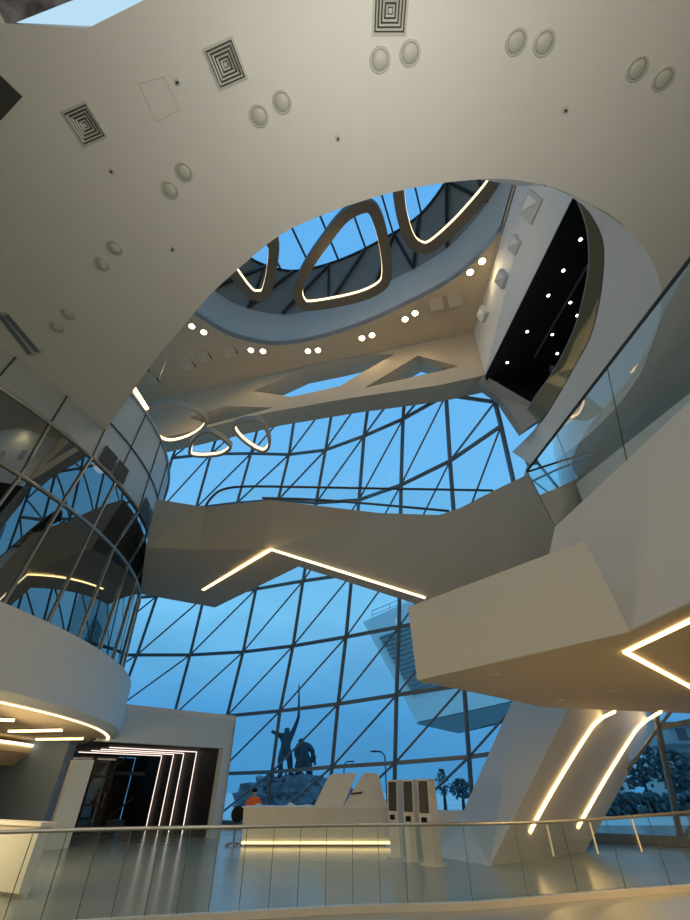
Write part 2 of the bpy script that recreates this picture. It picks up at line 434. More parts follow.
# lower right knuckle of the beam below the gallery
kn = [P(485, 375), ay(548, 413, 12.4), ay(527, 440, 12.6), ay(505, 407, 13.3), P(479, 388)]
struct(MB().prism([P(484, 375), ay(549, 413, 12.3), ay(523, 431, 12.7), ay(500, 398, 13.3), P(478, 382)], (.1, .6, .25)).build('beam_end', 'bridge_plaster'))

# ---- bulkhead above the gallery and the dark gallery itself
bz = 16.5
bt = [Vector((6.95, 13.5, ZS)), Vector((7.0, -8, ZS))]
b0 = az(485, 375, bz); b1 = az(575, 192, bz)
bl = b1 + (b1-b0)*.9
struct(MB().prism([b0, b1, bl, Vector((7.05, bl.y, ZS)), Vector((6.95, 13.6, ZS))], (.3, .05, 0)).build('wall_bulkhead', 'plaster'))
struct(MB().prism([b0+Vector((.02, .05, -.02)), b1+Vector((.02, 0, -.02)), bl+Vector((.02, 0, -.02)), Vector((15, bl.y, bz-.02)), Vector((15, 13.9, bz-.02)), b0+Vector((.12, .3, -.02))], (0, 0, .018)).build('ceiling_gallery', 'black'))
gb = smooth_path(gal_bot, 3)
struct(MB().prism([p+Vector((.46, -.1, -.02)) for p in gb] + [Vector((15, 14, ZG-.02)), Vector((15, 0, ZG-.02))], (0, 0, -.3)).build('floor_gallery', 'black'))
struct(MB().box((15, 6, 15), (.2, 20, 4)).build('wall_gallery', 'black'))
struct(MB().prism([az(486, 376, bz)+Vector((.35, .3, 0)), ay(551, 411, 12.5)+Vector((0, .05, -.3)), Vector((15, 12.6, 12.5)), Vector((15, 13.6, 16.8)), Vector((8, 13.6, 16.8))], (0, .15, 0)).build('wall_gallery_end', 'black'))
t = thing('gallery_balustrade', az(600, 300, ZG), 'curved glass balustrade, brown reflection painted in, along the edge of the dark upper gallery', 'balustrade')
g_top = [az(x, y, 14.3) for x, y in [(566, 187), (573, 194), (579, 204), (587, 229), (589, 261), (584, 294), (573, 332), (554, 370), (535, 397), (519, 423)]]
g_low = [az(x, y, ZG+.02) for x, y in [(571, 190), (580, 199), (590, 213), (602, 237), (604, 261), (600, 300), (590, 338), (573, 370), (551, 408), (540, 422)]]
A, B = smooth_path(g_low, 4), smooth_path(g_top, 4)
MB().loft([A, B], closed=False).build('glass_panel', 'glass_gallery', t, smooth=True)
MB().tube(B, .025, 6).build('handrail', 'alu', t)
MB().tube(A, .03, 6).build('base_rail', 'steel_dark', t)

# ================================================================= FACADE
AXC = Vector((6, -6, 0)); LEAN = .55; ZR = 2.4
tab = sorted([(math.atan2(x-6, y+6), math.hypot(x-6, y+6)) for x, y in
       [(-24, 27), (-19, 29), (-13, 30), (-7, 29.5), (-2.9, 27.6), (1.25, 25.2), (2.4, 24.6), (5.2, 22.9), (10.3, 20), (15, 17.2), (19, 14.5)]])
def Rb(th):
    if th <= tab[0][0]: return tab[0][1]
    for (a, ra), (b, rb) in zip(tab, tab[1:]):
        if th <= b: return ra+(rb-ra)*(th-a)/(b-a)
    return tab[-1][1]
def fac(px, py):
    d = ray(px, py).normalized(); lo, hi_ = 5.0, 80.0
    def g(s):
        p = O_+d*s; return math.hypot(p.x-6, p.y+6) - (Rb(math.atan2(p.x-6, p.y+6)) - LEAN*(p.z-ZR))
    for _ in range(50):
        m = (lo+hi_)/2
        if g(m) > 0: hi_ = m
        else: lo = m
    return O_+d*lo
cols = [
 [(40, 772), (58, 705), (84, 655), (110, 600), (158, 512), (172, 458), (184, 428)],
 [(108, 773), (117, 708), (137, 655), (157, 596), (196, 508), (211, 454), (223, 417)],
 [(164, 774), (174, 715), (190, 655), (204, 597), (237, 503), (251, 453.5), (263, 408)],
 [(217, 774), (227, 716), (243, 652), (256, 589), (278, 500), (289, 454.5), (297, 400)],
 [(272, 772), (280, 711), (293, 646), (303, 581), (316, 503), (325.5, 450), (335, 393)],
 [(332, 767), (338, 704), (346, 637), (352, 574), (359, 500), (364, 436), (371, 385)],
 [(395, 763), (396.5, 695), (399, 627), (400, 562), (401, 485), (403, 419), (406, 378)],
 [(469, 757), (464, 685), (460, 615), (456, 545), (450, 461), (446, 395), (445, 368)],
 [(562, 744), (548, 668), (535, 590), (522, 520), (501, 426), (495, 402), (490, 380)],
 [(658, 728), (640, 640), (620, 560), (600, 490), (568, 405), (556, 380), (548, 360)],
 [(775, 705), (750, 610)] ]
nodes = [[fac(x, y) for x, y in c] for c in cols]
for c in nodes:
    d = (c[0]-c[1]); c.insert(0, c[0] + d*((c[0].z-.15)/max(.2, -d.z)))
wn = thing('window_1', (0, 26, .1), 'leaning triangulated glass facade of steel bars facing the blue dusk sky', 'glass facade', kind='structure')
pane = MB()
for i, c in enumerate(nodes):
    for a, b in zip(c, c[1:]):
        pass
    upv = (AXC+Vector((0, 0, 5))-c[0]).normalized()
    mb = MB()
    for a, b in zip(c, c[1:]): mb.bar(a, b, .15, .22, up=Vector((6-a.x, -6-a.y, 0)))
    mb.build('mullion', 'steel', wn)
for j in range(0, 7):
    mb = MB()
    for i in range(len(nodes)-1):
        if i == 8 and j > 0: continue
        if j < len(nodes[i]) and j < len(nodes[i+1]): mb.bar(nodes[i][j], nodes[i+1][j], .12, .16)
    mb.build('transom', 'steel', wn)
for i in range(len(nodes)-1):
    L, R = nodes[i], nodes[i+1]
    for j in range(min(len(L), len(R))-1):
        if i == 8 and j > 0: continue
        MB().bar(L[j], R[j+1], .085, .12, up=Vector((6-L[j].x, -6-L[j].y, 0))).build('diagonal_brace', 'steel', wn)
        k = len(pane.v)
        pane.v += [L[j], R[j], R[j+1], L[j+1]]
        pane.f += [[k, k+1, k+2], [k, k+2, k+3]]
pane.v = [v + (v-Vector((6, -6, v.z))).normalized()*.14 for v in pane.v]
pane.build('pane', 'glass', wn)
MB().sweep([c[0]+Vector((0, 0, .0)) for c in nodes], .5, .3).build('sill', 'steel', wn)

# ================================================================= DRUM PAVILION (left)
def D(phi, z, k=0.0):
    b = 14.0 + (11.5-14.0)*(z-5)/(13.4-5)
    return Vector((-21 + (13.1+k)*math.cos(phi), 13 + (b+k)*math.sin(phi), z))
ph0, ph1 = -1.0, 1.75
def drum_phi(px, py):
    d = ray(px, py); best = None
    for i in range(1, 8000):
        s = i*.00001
        p = O_+d*s
        b = 14.0 + (11.5-14.0)*(p.z-5)/(8.4)
        if b > 0 and ((p.x+21)/13.1)**2 + ((p.y-13)/b)**2 < 1: return math.atan2((p.y-13)/b, (p.x+21)/13.1)
    return None
dr = thing('round_pavilion', (-14, 13, 3.2), 'curved dark glass drum with white overhanging base, beside the white ceiling', 'pavilion')
phs = [ph0+(ph1-ph0)*i/64 for i in range(65)]
MB().loft([[D(p, z) for p in phs] for z in (5.0, 8.1, 10.0)], closed=False).build('glass_wall', 'drumglass', dr, smooth=True)
clad = MB().loft([[D(p, z) for p in phs] for z in (10.0, 11.6, 13.4)], closed=False).build('cladding_panel', 'panel', dr, smooth=True)
MB().prism([D(p, 13.4, .02) for p in phs]+[Vector((-23, 24, 13.4)), Vector((-23, 3, 13.4))], (0, 0, .1)).build('roof', 'panel', dr)
mull = [((5, 600), (62, 503), (95, 451), (125, 386)), ((47, 623), (92, 529), (117, 478), (147, 411)), ((77, 640), (112, 552), (138, 511), (160, 442)), ((97, 653), (127, 577), (150, 538), (168, 471))]
tabm = []
for q in mull:
    r_ = [drum_phi(*p) for p in q]
    tabm.append(r_)
last = [.30, .35, .42, .5]
for r_ in tabm:
    for i in range(4):
        if r_[i] is None: r_[i] = last[i]
    last = r_
st = [(tabm[2][i]-tabm[0][i])/2 for i in range(4)]
rows = [[tabm[0][i]+st[i]*k for i in range(4)] for k in range(-6, 0)] + tabm[:3] + [[tabm[2][i]+st[i]*k for i in range(4)] for k in range(1, 8)]
for r_ in rows:
    MB().tube([D(r_[0]+(r_[1]-r_[0])*k/4, 5+3.1*k/4, .03) for k in range(5)]+[D(r_[1]+(r_[2]-r_[1])*k/3, 8.1+1.9*k/3, .03) for k in (1, 2, 3)], .036, 6).build('mullion', 'alu', dr)
    MB().tube([D(r_[2]+(r_[3]-r_[2])*k/4, 10+3.4*k/4, .02) for k in range(5)], .022, 6).build('panel_joint', 'steel_dark', dr)
for z, r, m in ((5.0, .05, 'alu'), (8.1, .045, 'alu'), (10.0, .055, 'alu'), (11.6, .025, 'steel_dark'), (13.4, .06, 'alu')):
    MB().tube([D(p, z, .03) for p in phs], r, 6).build('transom', m, dr)
for k in range(2):
    pa, pb = drum_phi(103+k*36, 452+k*54), drum_phi(118+k*7, 468+k*44)
    pa = drum_phi(*((103, 449), (141, 507))[k])
    if pa is None: continue
    for q in range(2):
        w = .055
        a0 = pa+q*(w+.008)
        MB().loft([[D(a0+w*s/4, z, .06) for s in range(5)] for z in (10.1, 10.75)], closed=False).build('vent', 'ventdark', clad)
# white base: fascia, soffit and cove strip
def E(phi, z, k=0.0): return Vector((-21 + (13.4+k)*math.cos(phi), 13 + (14.9+k)*math.sin(phi), z))
phb = [-1.0+(2.9+1.0)*i/90 for i in range(91)]
MB().loft([[E(p, 3.2, -.05) for p in phb], [E(p, 3.35, .12) for p in phb], [E(p, 5.0, .06) for p in phb], [E(p, 5.05, -.5) for p in phb]], closed=False).build('fascia', 'plaster', dr, smooth=True)
MB().prism([E(p, 3.2, -.05) for p in phb], (0, 0, .12)).build('soffit', 'soffit', dr)
MB().sweep([E(p, 3.195, -.24) for p in phb], .10, .03).build('cove_strip', 'led_soft', dr)
# linear lamps in the soffit
lamp_px = [((-8, 719), (14, 720)), ((10, 731), (61, 730)), ((37, 739), (82, 738.5))]
for i, (p, q) in enumerate(lamp_px):
    a, b = az(p[0], p[1], 3.14), az(q[0], q[1], 3.14)
    tt = thing('linear_lamp', ((a.x+b.x)/2, (a.y+b.y)/2, 3.12), ['short linear lamp cut by the picture edge under the drum base', 'longest linear lamp under the white drum base', 'linear lamp nearest the curved cove end under the drum base'][i], 'lamp', 'linear lamps under the drum')
    MB().bar(a, b, .16, .07).build('diffuser', 'led', tt)
    MB().bar(a+Vector((0, 0, .03)), b+Vector((0, 0, .03)), .24, .03).build('housing', 'white', tt)
# lit funnel hanging under the soffit
fc = az(-30, 745, 2.95)
fn = thing('funnel_light', (fc.x, fc.y, 2.4), 'warm lit rounded white funnel under the drum base', 'light feature')
e1 = az(46, 749, 2.95)
rx = e1.x-fc.x
MB().loft([[Vector((fc.x+rx*k*math.cos(a), fc.y+3.6*k*math.sin(a), z)) for a in [2*math.pi*i/40 for i in range(40)]] for k, z in ((.75, 2.35), (1.0, 2.75), (.98, 2.95))]).build('bowl', 'soffit', fn, smooth=True)
MB().tube([Vector((fc.x+rx*1.0*math.cos(a), fc.y+3.6*math.sin(a), 3.0)) for a in [2*math.pi*i/48 for i in range(48)]], .05, 6, closed=True).build('light_strip', 'led_soft', fn)

# ---- light strip on top of the drum
a, b = az(128, 379, 13.7), az(147, 409, 13.7)
o = MB().bar(a, b, .12, .1).build('cove_lamp', 'led'); tag(o, 'slanting warm light strip along the top edge of the grey drum', 'light strip')

# ================================================================= BRIDGE
BZ = 9.6
br = thing('footbridge', (0, 13.5, 6.5), 'angular grey footbridge crossing the hall in front of the glass facade', 'footbridge')
T1, T2, B1, B2 = az(205, 507, BZ), az(270, 500, BZ), az(200, 550, 8.2), az(272, 549, 8.25)
T0, B0 = ay(156, 499, 13.6), az(146, 547, 8.2)
bk1, bk2, bk3 = az(304, 564, 8.2), az(215, 607.5, 8.2), az(140, 594, 8.2)
upz = Vector((0, 0, 1.3))
pf = MB(); pf.loft([[B0, B1, B2, bk1, bk2, bk3], [T0, T1, T2, bk1+upz, bk2+upz, bk3+upz]])
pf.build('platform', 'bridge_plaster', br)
tops = [T2, az(380, 513, BZ), az(439, 515, BZ), ay(460, 508, 13.45), ay(495, 490, 13.4), ay(541, 468, 13.2), ay(620, 430, 13.1)]
B3 = ay(425, 597, 13.6); B4 = ay(600, 650, 13.6)
bots = [B2, B2.lerp(B3, .7), B3, B3.lerp(B4, .2), B3.lerp(B4, .4), B3.lerp(B4, .7), B4]
bo = Vector((.35, 1.1, .0))
arm = MB()
for i in range(6):
    arm.loft([[bots[i], bots[i+1], bots[i+1]+bo, bots[i]+bo], [tops[i], tops[i+1], tops[i+1]+bo, tops[i]+bo]])
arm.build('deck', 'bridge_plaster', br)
ls = MB()
dn = Vector((0, -.03, -.04))
ls.bar(B2+dn, B3+dn, .06, .06)
ls.build('edge_light_strip', 'led_soft', br, label='warm light strip along the lower edge')
u1 = az(203, 590, 8.19); u2 = az(271, 549.5, 8.19)
MB().bar(u1, u2, .11, .02).build('underside_light_strip', 'led', br, label='diagonal light strip on the underside')
# balustrade of the bridge
t = thing('bridge_balustrade', T2, 'clear glass balustrade with dark handrail on top of the footbridge', 'balustrade')
rail = smooth_path([ay(206, 505, 12.5), ay(213, 496, 12.5), ay(223, 489.5, 12.5), ay(245, 486.5, 12.5), ay(300, 487, 12.8), ay(380, 488.5, 13.3), ay(440, 489.5, 13.5), ay(493, 490.5, 13.45)], 4)
MB().tube(rail, .045, 6).build('handrail', 'steel_dark', t)
foot = [Vector((p.x, p.y+.02, BZ-.1)) for p in rail]
MB().loft([foot, rail], closed=False).build('glass_panel', 'glass_rail', t)
rail2 = [ay(262, 498, 13.9), ay(330, 500.5, 14.3), ay(449, 511, 14.6)]
MB().tube(smooth_path(rail2, 3), .05, 6).build('rear_handrail', 'steel_dark', t)

# ================================================================= TERRACE (right)
te = thing('terrace', (8, 9, 3.7), 'large faceted white balcony terrace projecting from the right above the leaning column', 'balcony')
TZ = 3.7
s0, s1, s2 = az(417, 680, TZ), az(630, 631.5, TZ), az(692, 602.5, TZ)
s3 = Vector((5.3, -4, TZ)); sb1 = az(545, 707, TZ); sb2 = az(664, 712.5, TZ); 
soff = [s0, s1, s2, s3, Vector((15.9, -4, TZ)), Vector((15.9, 17.5, TZ)), sb2+Vector((.8, .1, 0)), sb1]
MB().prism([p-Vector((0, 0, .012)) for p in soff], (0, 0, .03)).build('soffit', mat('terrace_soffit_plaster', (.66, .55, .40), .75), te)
bx0, bx1 = ay(408, 607, s0.y), ay(585, 540.5, s1.y)
MB().loft([[s0, s1, s1+Vector((.3, .6, .01)), s0+Vector((.3, .6, .01))], [bx0, bx1, bx1+Vector((.3, .6, 0)), bx0+Vector((.3, .6, 0))]]).build('parapet', 'plaster', te)
MB().loft([[s0, s0+Vector((.25, .3, 0)), sb1+Vector((.2, -.1, 0)), sb1], [bx0, bx0+Vector((.25, .3, 0)), sb1+Vector((.2, -.1, 1.7)), sb1+Vector((0, 0, 1.7))]]).build('rear_parapet', 'plaster', te)
TT = 7.6
tB, tA = az(555, 527, TT), az(692, 399, TT); tA3 = Vector((7.2, -4, TT))
lB = Vector((4.2, 10.5, 4.0))
fz = MB(); offb = Vector((2.2, .8, 0))
front = [tB, tA, tA3, s3+Vector((0, 0, 0)), s2, s1, lB]
k = 0
fz.v += front + [p+offb for p in front]
n = len(front)
fz.f += [[0, 6, 5], [0, 5, 1], [1, 5, 4], [1, 4, 3, 2]]
fz.f += [[7, 12, 13], [7, 8, 12], [8, 11, 12], [8, 9, 10, 11]]
for i in range(n): fz.f.append([i, (i+1) % n, n+(i+1) % n, n+i])
fz.build('fascia', 'plaster', te)
v0 = az(700, 616, TZ-.03); v1 = az(625, 652, TZ-.03); v2 = az(700, 692, TZ-.03)
t_ = MB(); t_.bar(v0, v1, .08, .04); t_.bar(v1, v2, .08, .04); t_.build('corner_light_strip', 'led', te, label='V shaped warm light strip on the underside')
# upper floor slab and inner wall behind the glass
MB().prism([tB+Vector((.2, .1, -.05)), tA+Vector((.2, 0, -.05)), tA3+Vector((.2, 0, -.05)), Vector((15.9, -4, TT-.05)), Vector((15.9, 14, TT-.05)), Vector((8, 14, TT-.05))], (0, 0, -.3)).build('upper_slab', 'plaster', te)
MB().prism([ax(690, 393, 8.6), ax(575, 484, 8.6), Vector((8.6, 13, 7.5)), Vector((8.6, 3, 7.5))], (.25, 0, 0)).build('inner_parapet', 'plaster', te)
t = thing('terrace_balustrade', tB, 'tall tinted glass balustrade with dark sloping handrail on the right terrace', 'balustrade')
gB, gA = tB, az(692, 399.5, TT)
vB = Vector((0, 0, 1))
rB = ay(527, 471, gB.y-.25); rA = None
d_ = gA-gB
rAz = rB.z
rA = az(694, 254, rAz)
ext = rA + (rA-rB)*.15; gext = gA+(gA-gB)*.15
MB().loft([[gB, gA], [rB, rA]], closed=False).build('glass_panel', 'glass_terrace', t)
MB().tube([rB, rA, ext], .04, 8).build('handrail', 'steel_dark', t)
MB().bar(gB, rB, .03).build('end_post', 'steel', t)
for f in (.27, .62):
    MB().bar(gB.lerp(gA, f), rB.lerp(rA, f*.98), .018).build('panel_joint', 'steel_dark', t)
# small recessed lamps in the terrace soffit
for i, (x, y) in enumerate([(494, 674), (561, 700), (613, 691)]):
    c = az(x, y, TZ-.012)
    tt = thing('recessed_spot', c-Vector((0, 0, .03)), ['tiny recessed spot in the balcony underside near its front edge', 'tiny recessed spot in the balcony underside above the column', 'tiny recessed spot in the balcony underside below the V light'][i], 'lamp', 'recessed spots under the terrace')
    MB().annulus(c-Vector((0, 0, .02)), .06, .1, .02).build('trim_ring', 'white', tt)
    MB().disc(c-Vector((0, 0, .01)), .06, .01, 14).build('lens', 'vent', tt)

# ================================================================= LEANING COLUMN
e0, eR, L0 = az(490, 866, 0), az(585, 852, 0), az(417, 853, 0)
e0t = az(567, 711, TZ); eRt = ap(663, 712, e0, (eR-e0).cross(e0t-e0).normalized())
k = 1.12
e0t2, eRt2 = e0+(e0t-e0)*k, eR+(eRt-eR)*k
f1, f2, f3 = ay(432, 810, 19), ay(463, 812, 19.3), ay(517, 690, 19.3)
fl_ = [L0, f1, f2, f3, e0t2, e0]
bl_ = [Vector((6.0, 20.3, 0)), Vector((6.2, 20.3, 1)), Vector((6.9, 20.3, 1)), Vector((9.2, 20.0, 4.4)), eRt2, eR]
cl = MB(); cl.v += fl_+bl_
cl.f += [[0, 1, 2], [0, 2, 5], [2, 3, 5], [3, 4, 5]]
cl.f += [[6, 8, 7], [6, 11, 8], [8, 11, 9], [9, 11, 10]]
for i in range(6): cl.f.append([i, (i+1) % 6, 6+(i+1) % 6, 6+i])
co = thing('leaning_column', (5.5, 17.8, 0), 'white slanting column with two glowing light strips, rising to the terrace', 'column', kind=None)
cm = cl.build('shaft', 'plaster', co)
nr = (eR-e0).cross(e0t-e0).normalized()
if nr.y > 0: nr = -nr
for pts in ([(529, 832), (545, 802), (570, 760), (588, 732), (594, 724), (602, 717)], [(577, 827), (605, 778), (628, 741), (637, 728), (646, 720)]):
    L = [ap(x, y, e0, nr)+nr*.03 for x, y in pts]
    L = smooth_path(L, 3)
    tail = az(*( (615, 711.5) if pts[0][0] < 550 else (661, 711.5)), TZ-.04)
    L.append(tail)
    mb = MB()
    for a, b in zip(L, L[1:]): mb.bar(a, b, .075, .05, up=nr)
    mb.build('light_strip', 'led', co)

# ================================================================= ENTRANCE VESTIBULE
pR = az(220, 838, 0); pL = az(44, 850, 0)
pd = (pR-pL).normalized(); pin = Vector((-pd.y, pd.x, 0))
oR = az(205, 838, 0); oR = pL + pd*((oR-pL).dot(pd)); oL = pL+pd*.75
HT, HO = 4.25, 3.12
DEP = 10.5
ve = thing('entrance_vestibule', (pL+pR)/2+pin*2, 'pale grey entrance portal with black lined passage beneath the drum', 'entrance portal')
zv = Vector((0, 0, 1))
def outside(p): return ((p.x+21)/13.6)**2 + ((p.y-13)/15.1)**2 > 1
ks = [i/200 for i in range(201)]
q0 = next(pL.lerp(pR, k) for k in ks if outside(pL.lerp(pR, k)))-pd*.9
HW = 2.5
fw = MB()
fw.prism([pL, oL, oL+zv*HW, pL+zv*HW], pin*.3); fw.prism([oR, pR, pR+zv*HT, oR+zv*HT], pin*.4)
fw.prism([q0+zv*HO, oR+zv*HO, oR+zv*HT, q0+zv*HT], pin*.4)
fw.build('front_wall', mat('portal_grey', (.62, .68, .70), .6), ve)
far = oR+pd*.1+pin*DEP
arcp = []; arci = []
ph = [i*math.pi/400 for i in range(0, 260)]
for p in ph:
    e = Vector((-21+13.65*math.cos(p), 13+15.15*math.sin(p), 0))
    u, v = (e-pL).dot(pd), (e-pL).dot(pin)
    if v > .02 and v < DEP and u < (oR-pL).dot(pd): arcp.append(e); arci.append(Vector((-21+12.6*math.cos(p), 13+14.1*math.sin(p), 0)))
roofp = [q0, pR, pR+pin*DEP] + [e for e in arcp[::-1]]
MB().prism([p+zv*HT for p in roofp], zv*.2).build('roof', 'plaster', ve)
MB().prism([pR, pR+pin*DEP, pR+pin*DEP+zv*HT, pR+zv*HT], -pd*.15).build('side_wall', 'plaster', ve)
ln = MB()
q = oR+pd*.03
ln.prism([q+pin*.02, q+pin*DEP, q+pin*DEP+zv*(HO+.06), q+pin*.02+zv*(HO+.06)], pd*.08)
ln.prism([p+zv*(HO+.02) for p in [q0+pin*.01, q+pin*.01, q+pin*DEP]+arci[::-1]], zv*.06)
ln.build('black_lining', 'black', ve)
MB().prism([oL-pd*3+pin*DEP, oR+pin*DEP, oR+pin*DEP+zv*HO, oL-pd*3+pin*DEP+zv*HO], pin*.1).build('back_wall', 'black', ve)
# hoops of light
tops_px = [197, 184.5, 174.5, 163]
for i, x in enumerate(tops_px):
    h = ap(x, 753, oR, pd); dd = (h-oR).dot(pin); dd = max(.3, min(DEP-.2, dd))
    a = oR+pin*dd-pd*.03
    o = MB(); o.bar(a+zv*.02, a+zv*(HO-.03), .035, .035); far_ = next(a-pd*(k*.05) for k in range(1, 400) if not outside(a-pd*((k+1)*.05)) or (a-pd*(k*.05)-pL).dot(pd) < .8); o.bar(a+zv*(HO-.03), far_+zv*(HO-.03), .035, .035)
    o = o.build('light_hoop', 'led_pink')
    tag(o, ['outermost pinkish light line around the black entrance passage', 'second pinkish light line from the front of the entrance passage', 'third pinkish light line inside the entrance passage', 'innermost pinkish light line of the entrance passage'][i], 'light line', 'light lines in the entrance')
# glazed doors deep in the passage
dd = 7.6
dw = (oR-oL).length
for i in range(4):
    w = dw/4.6; a = oL+pin*dd+pd*(-1.2+i*w); b = a+pd*(w-.11)
    door = thing('door', (a+b)/2, ['leftmost dark framed glass door in the entrance passage', 'second dark framed glass door from the left in the entrance', 'third dark framed glass door from the left in the entrance', 'rightmost dark framed glass door beside the light lines'][i], 'door', 'entrance doors', )
    m = MB(); H = HO-.10
    for p in (a, b): m.bar(p+zv*.02, p+zv*H, .09, .09)
    for hh in (.06, 1.0, 2.15, H-.05): m.bar(a+zv*hh, b+zv*hh, .07, .09)
    frm = m.build('frame', 'wood', door)
    MB().prism([a+zv*.06, b+zv*.06, b+zv*(H-.05), a+zv*(H-.05)], pin*.02).build('pane', 'glass_door', frm)
    MB().tube([a.lerp(b, .85)+zv*.9-pin*.08, a.lerp(b, .85)+zv*1.5-pin*.08], .02, 6).build('handle', 'alu', frm)
# brown panel and bright windows seen beyond the doors
o = MB().prism([oL+pin*9.2+pd*1.8+zv*.02, oL+pin*9.2+pd*3.2+zv*.02, oL+pin*9.2+pd*3.2+zv*1.6, oL+pin*9.2+pd*1.8+zv*1.6], pin*.3).build('info_desk', 'wood'); tag(o, 'brown wooden panel standing behind the entrance doors', 'desk')
for i, (u0, u1, z0, z1) in enumerate([(-2.2, -.9, 1.2, 2.9), (-.4, .6, .8, 2.6), (1.6, 2.6, .9, 2.3)]):
    a, b = oL+pin*(DEP-.05)+pd*u0, oL+pin*(DEP-.05)+pd*u1
    o = MB().prism([a+zv*z0, b+zv*z0, b+zv*z1, a+zv*z1], -pin*.03).build('outer_pane', emit('dusk_through_door_%d' % i, (.10, .30, .52), .9))
    tag(o, ['tall blue lit pane at the far left of the entrance passage', 'middle blue lit pane at the end of the entrance passage', 'right blue lit pane at the end of the entrance passage'][i], 'window pane', 'panes at the end of the passage')
for i, (u, z) in enumerate([(1.0, 2.72), (1.9, 2.75)]):
    c = oL+pin*7.3+pd*u+zv*z
    o = MB().box(c, (.22, .05, .12), math.atan2(pd.y, pd.x)).build('sign_light', 'led_soft'); tag(o, ['small bright sign above the second entrance door', 'larger bright sign above the third entrance door'][i], 'sign')

# ---- wall left of the portal
wl = pL-pd*.02
struct(MB().prism([wl+pin*1.2, wl+pin*1.2+Vector((-16, 2.2, 0)), wl+pin*1.2+Vector((-16, 2.2, 3.2)), wl+pin*1.2+zv*3.2], (.1, .4, 0)).build('wall_side', mat('blue_grey_wall', (.24, .34, .50), .6)))

# ---- reception desk at the left edge
d0 = az(42, 823, 1.08); d1 = Vector((-12.5, 14.6, 1.08))
de = thing('reception_desk', (d0.x-2, d0.y+1, 0), 'white reception desk at the left edge behind the glass balustrade', 'desk')
dir_ = (d1-d0).normalized(); pr = Vector((-dir_.y, dir_.x, 0)); pr = -pr if pr.y < 0 else pr
b0_, b1_ = Vector((d0.x, d0.y, .18)), Vector((d1.x, d1.y, .18))
MB().prism([b0_-Vector((0,0,.1)), b1_-Vector((0,0,.1)), b1_+pr*.22-Vector((0,0,.1)), b0_+pr*.22-Vector((0,0,.1))], (0, 0, .96)).build('body', 'white', de)
MB().prism([d0-dir_*.12-pr*.08+Vector((0, 0, -.05)), d1-pr*.08+Vector((0, 0, -.05)), d1+pr*.25+Vector((0, 0, -.05)), d0+pr*.25-dir_*.12+Vector((0, 0, -.05))], (0, 0, .06)).build('top', 'white', de)
MB().prism([Vector((b0_.x, b0_.y, 0))+pr*.1, Vector((b1_.x, b1_.y, 0))+pr*.1, Vector((b1_.x, b1_.y, 0))+pr*.2, Vector((b0_.x, b0_.y, 0))+pr*.2], (0, 0, .08)).build('plinth', 'stone', de)
MB().bar(b0_+dir_*.9-pr*.02+Vector((0, 0, -.07)), b1_-pr*.02+Vector((0, 0, -.07)), .05, .04).build('light_strip', 'led_gold', de)
w0 = d0.lerp(d1, .35); 
MB().loft([[w0, d1, d1+pr*.2, w0+pr*.2], [w0+Vector((0, 0, .02)), d1+Vector((0, 0, .75)), d1+pr*.2+Vector((0, 0, .75)), w0+pr*.2+Vector((0, 0, .02))]]).build('sloping_screen', 'white', de)

# ================================================================= COUNTER, CENTRE
c0 = az(239, 847, 0); c1 = az(391, 847, 0); CYY = c0.y
ct = thing('ticket_counter', ((c0.x+c1.x)/2, CYY+.5, 0), 'long pale stone ticket counter glowing along its base in front of the facade', 'counter')
CH = 1.08
MB().loft([[Vector((c0.x+.05, CYY+.12, .12)), Vector((c1.x-.02, CYY+.12, .12)), Vector((c1.x, CYY+1.0, .12)), Vector((c0.x, CYY+1.0, .12))],
           [Vector((c0.x, CYY, CH)), Vector((c1.x, CYY, CH)), Vector((c1.x, CYY+1.0, CH)), Vector((c0.x, CYY+1.0, CH))]]).build('body', 'stone', ct)
MB().box(((c0.x+c1.x)/2, CYY+.5, CH+.02), (c1.x-c0.x+.1, 1.08, .04)).build('top', 'white', ct)
MB().box(((c0.x+c1.x)/2, CYY+.55, .06), (c1.x-c0.x-.3, .8, .12)).build('plinth', 'black', ct)
MB().bar(Vector((c0.x+.05, CYY+.1, .10)), Vector((c1.x, CYY+.1, .10)), .06, .06).build('light_strip', 'led_gold', ct)
y0 = CYY+.35
def scr(pts, y, th): return MB().prism([ay(x, yy, y) for x, yy in pts], (0, th, 0))
scr([(313, 808), (328, 777), (332, 774), (357, 773), (342, 809)], y0+.25, .45).build('rear_screen', 'stone', ct)
scr([(342, 809), (361, 777), (364, 773), (376, 773), (379, 776), (384, 798), (391, 808)], y0-.2, .3).build('front_screen', 'stone', ct)
scr([(351, 793), (362, 791.5), (362, 793.5), (351, 795)], y0-.23, .05).build('slot', 'ventdark', ct)
# jagged white folded model on the counter
jm = MB(); xs = [248, 254, 258, 263, 268, 275, 281, 286, 290, 296, 302, 308, 313]; hs = [808, 806, 803, 808, 805, 808, 806.5, 808, 802, 808, 805, 804, 808.5]
Lf = [ay(x, h, y0+.05) for x, h in zip(xs, hs)]
for i in range(len(Lf)-1):
    a, b = Lf[i], Lf[i+1]; zb = CH+.04
    jm.loft([[Vector((a.x, a.y-.15, zb)), Vector((b.x, b.y-.15, zb)), Vector((b.x, b.y+.3, zb)), Vector((a.x, a.y+.3, zb))],
             [Vector((a.x, a.y, max(a.z, zb+.02))), Vector((b.x, b.y, max(b.z, zb+.02))), Vector((b.x, b.y+.02, max(b.z, zb+.02))), Vector((a.x, a.y+.02, max(a.z, zb+.02)))]])
o = jm.build('folded_paper_model', 'paper'); tag(o, 'jagged white folded paper display on the ticket counter', 'display')

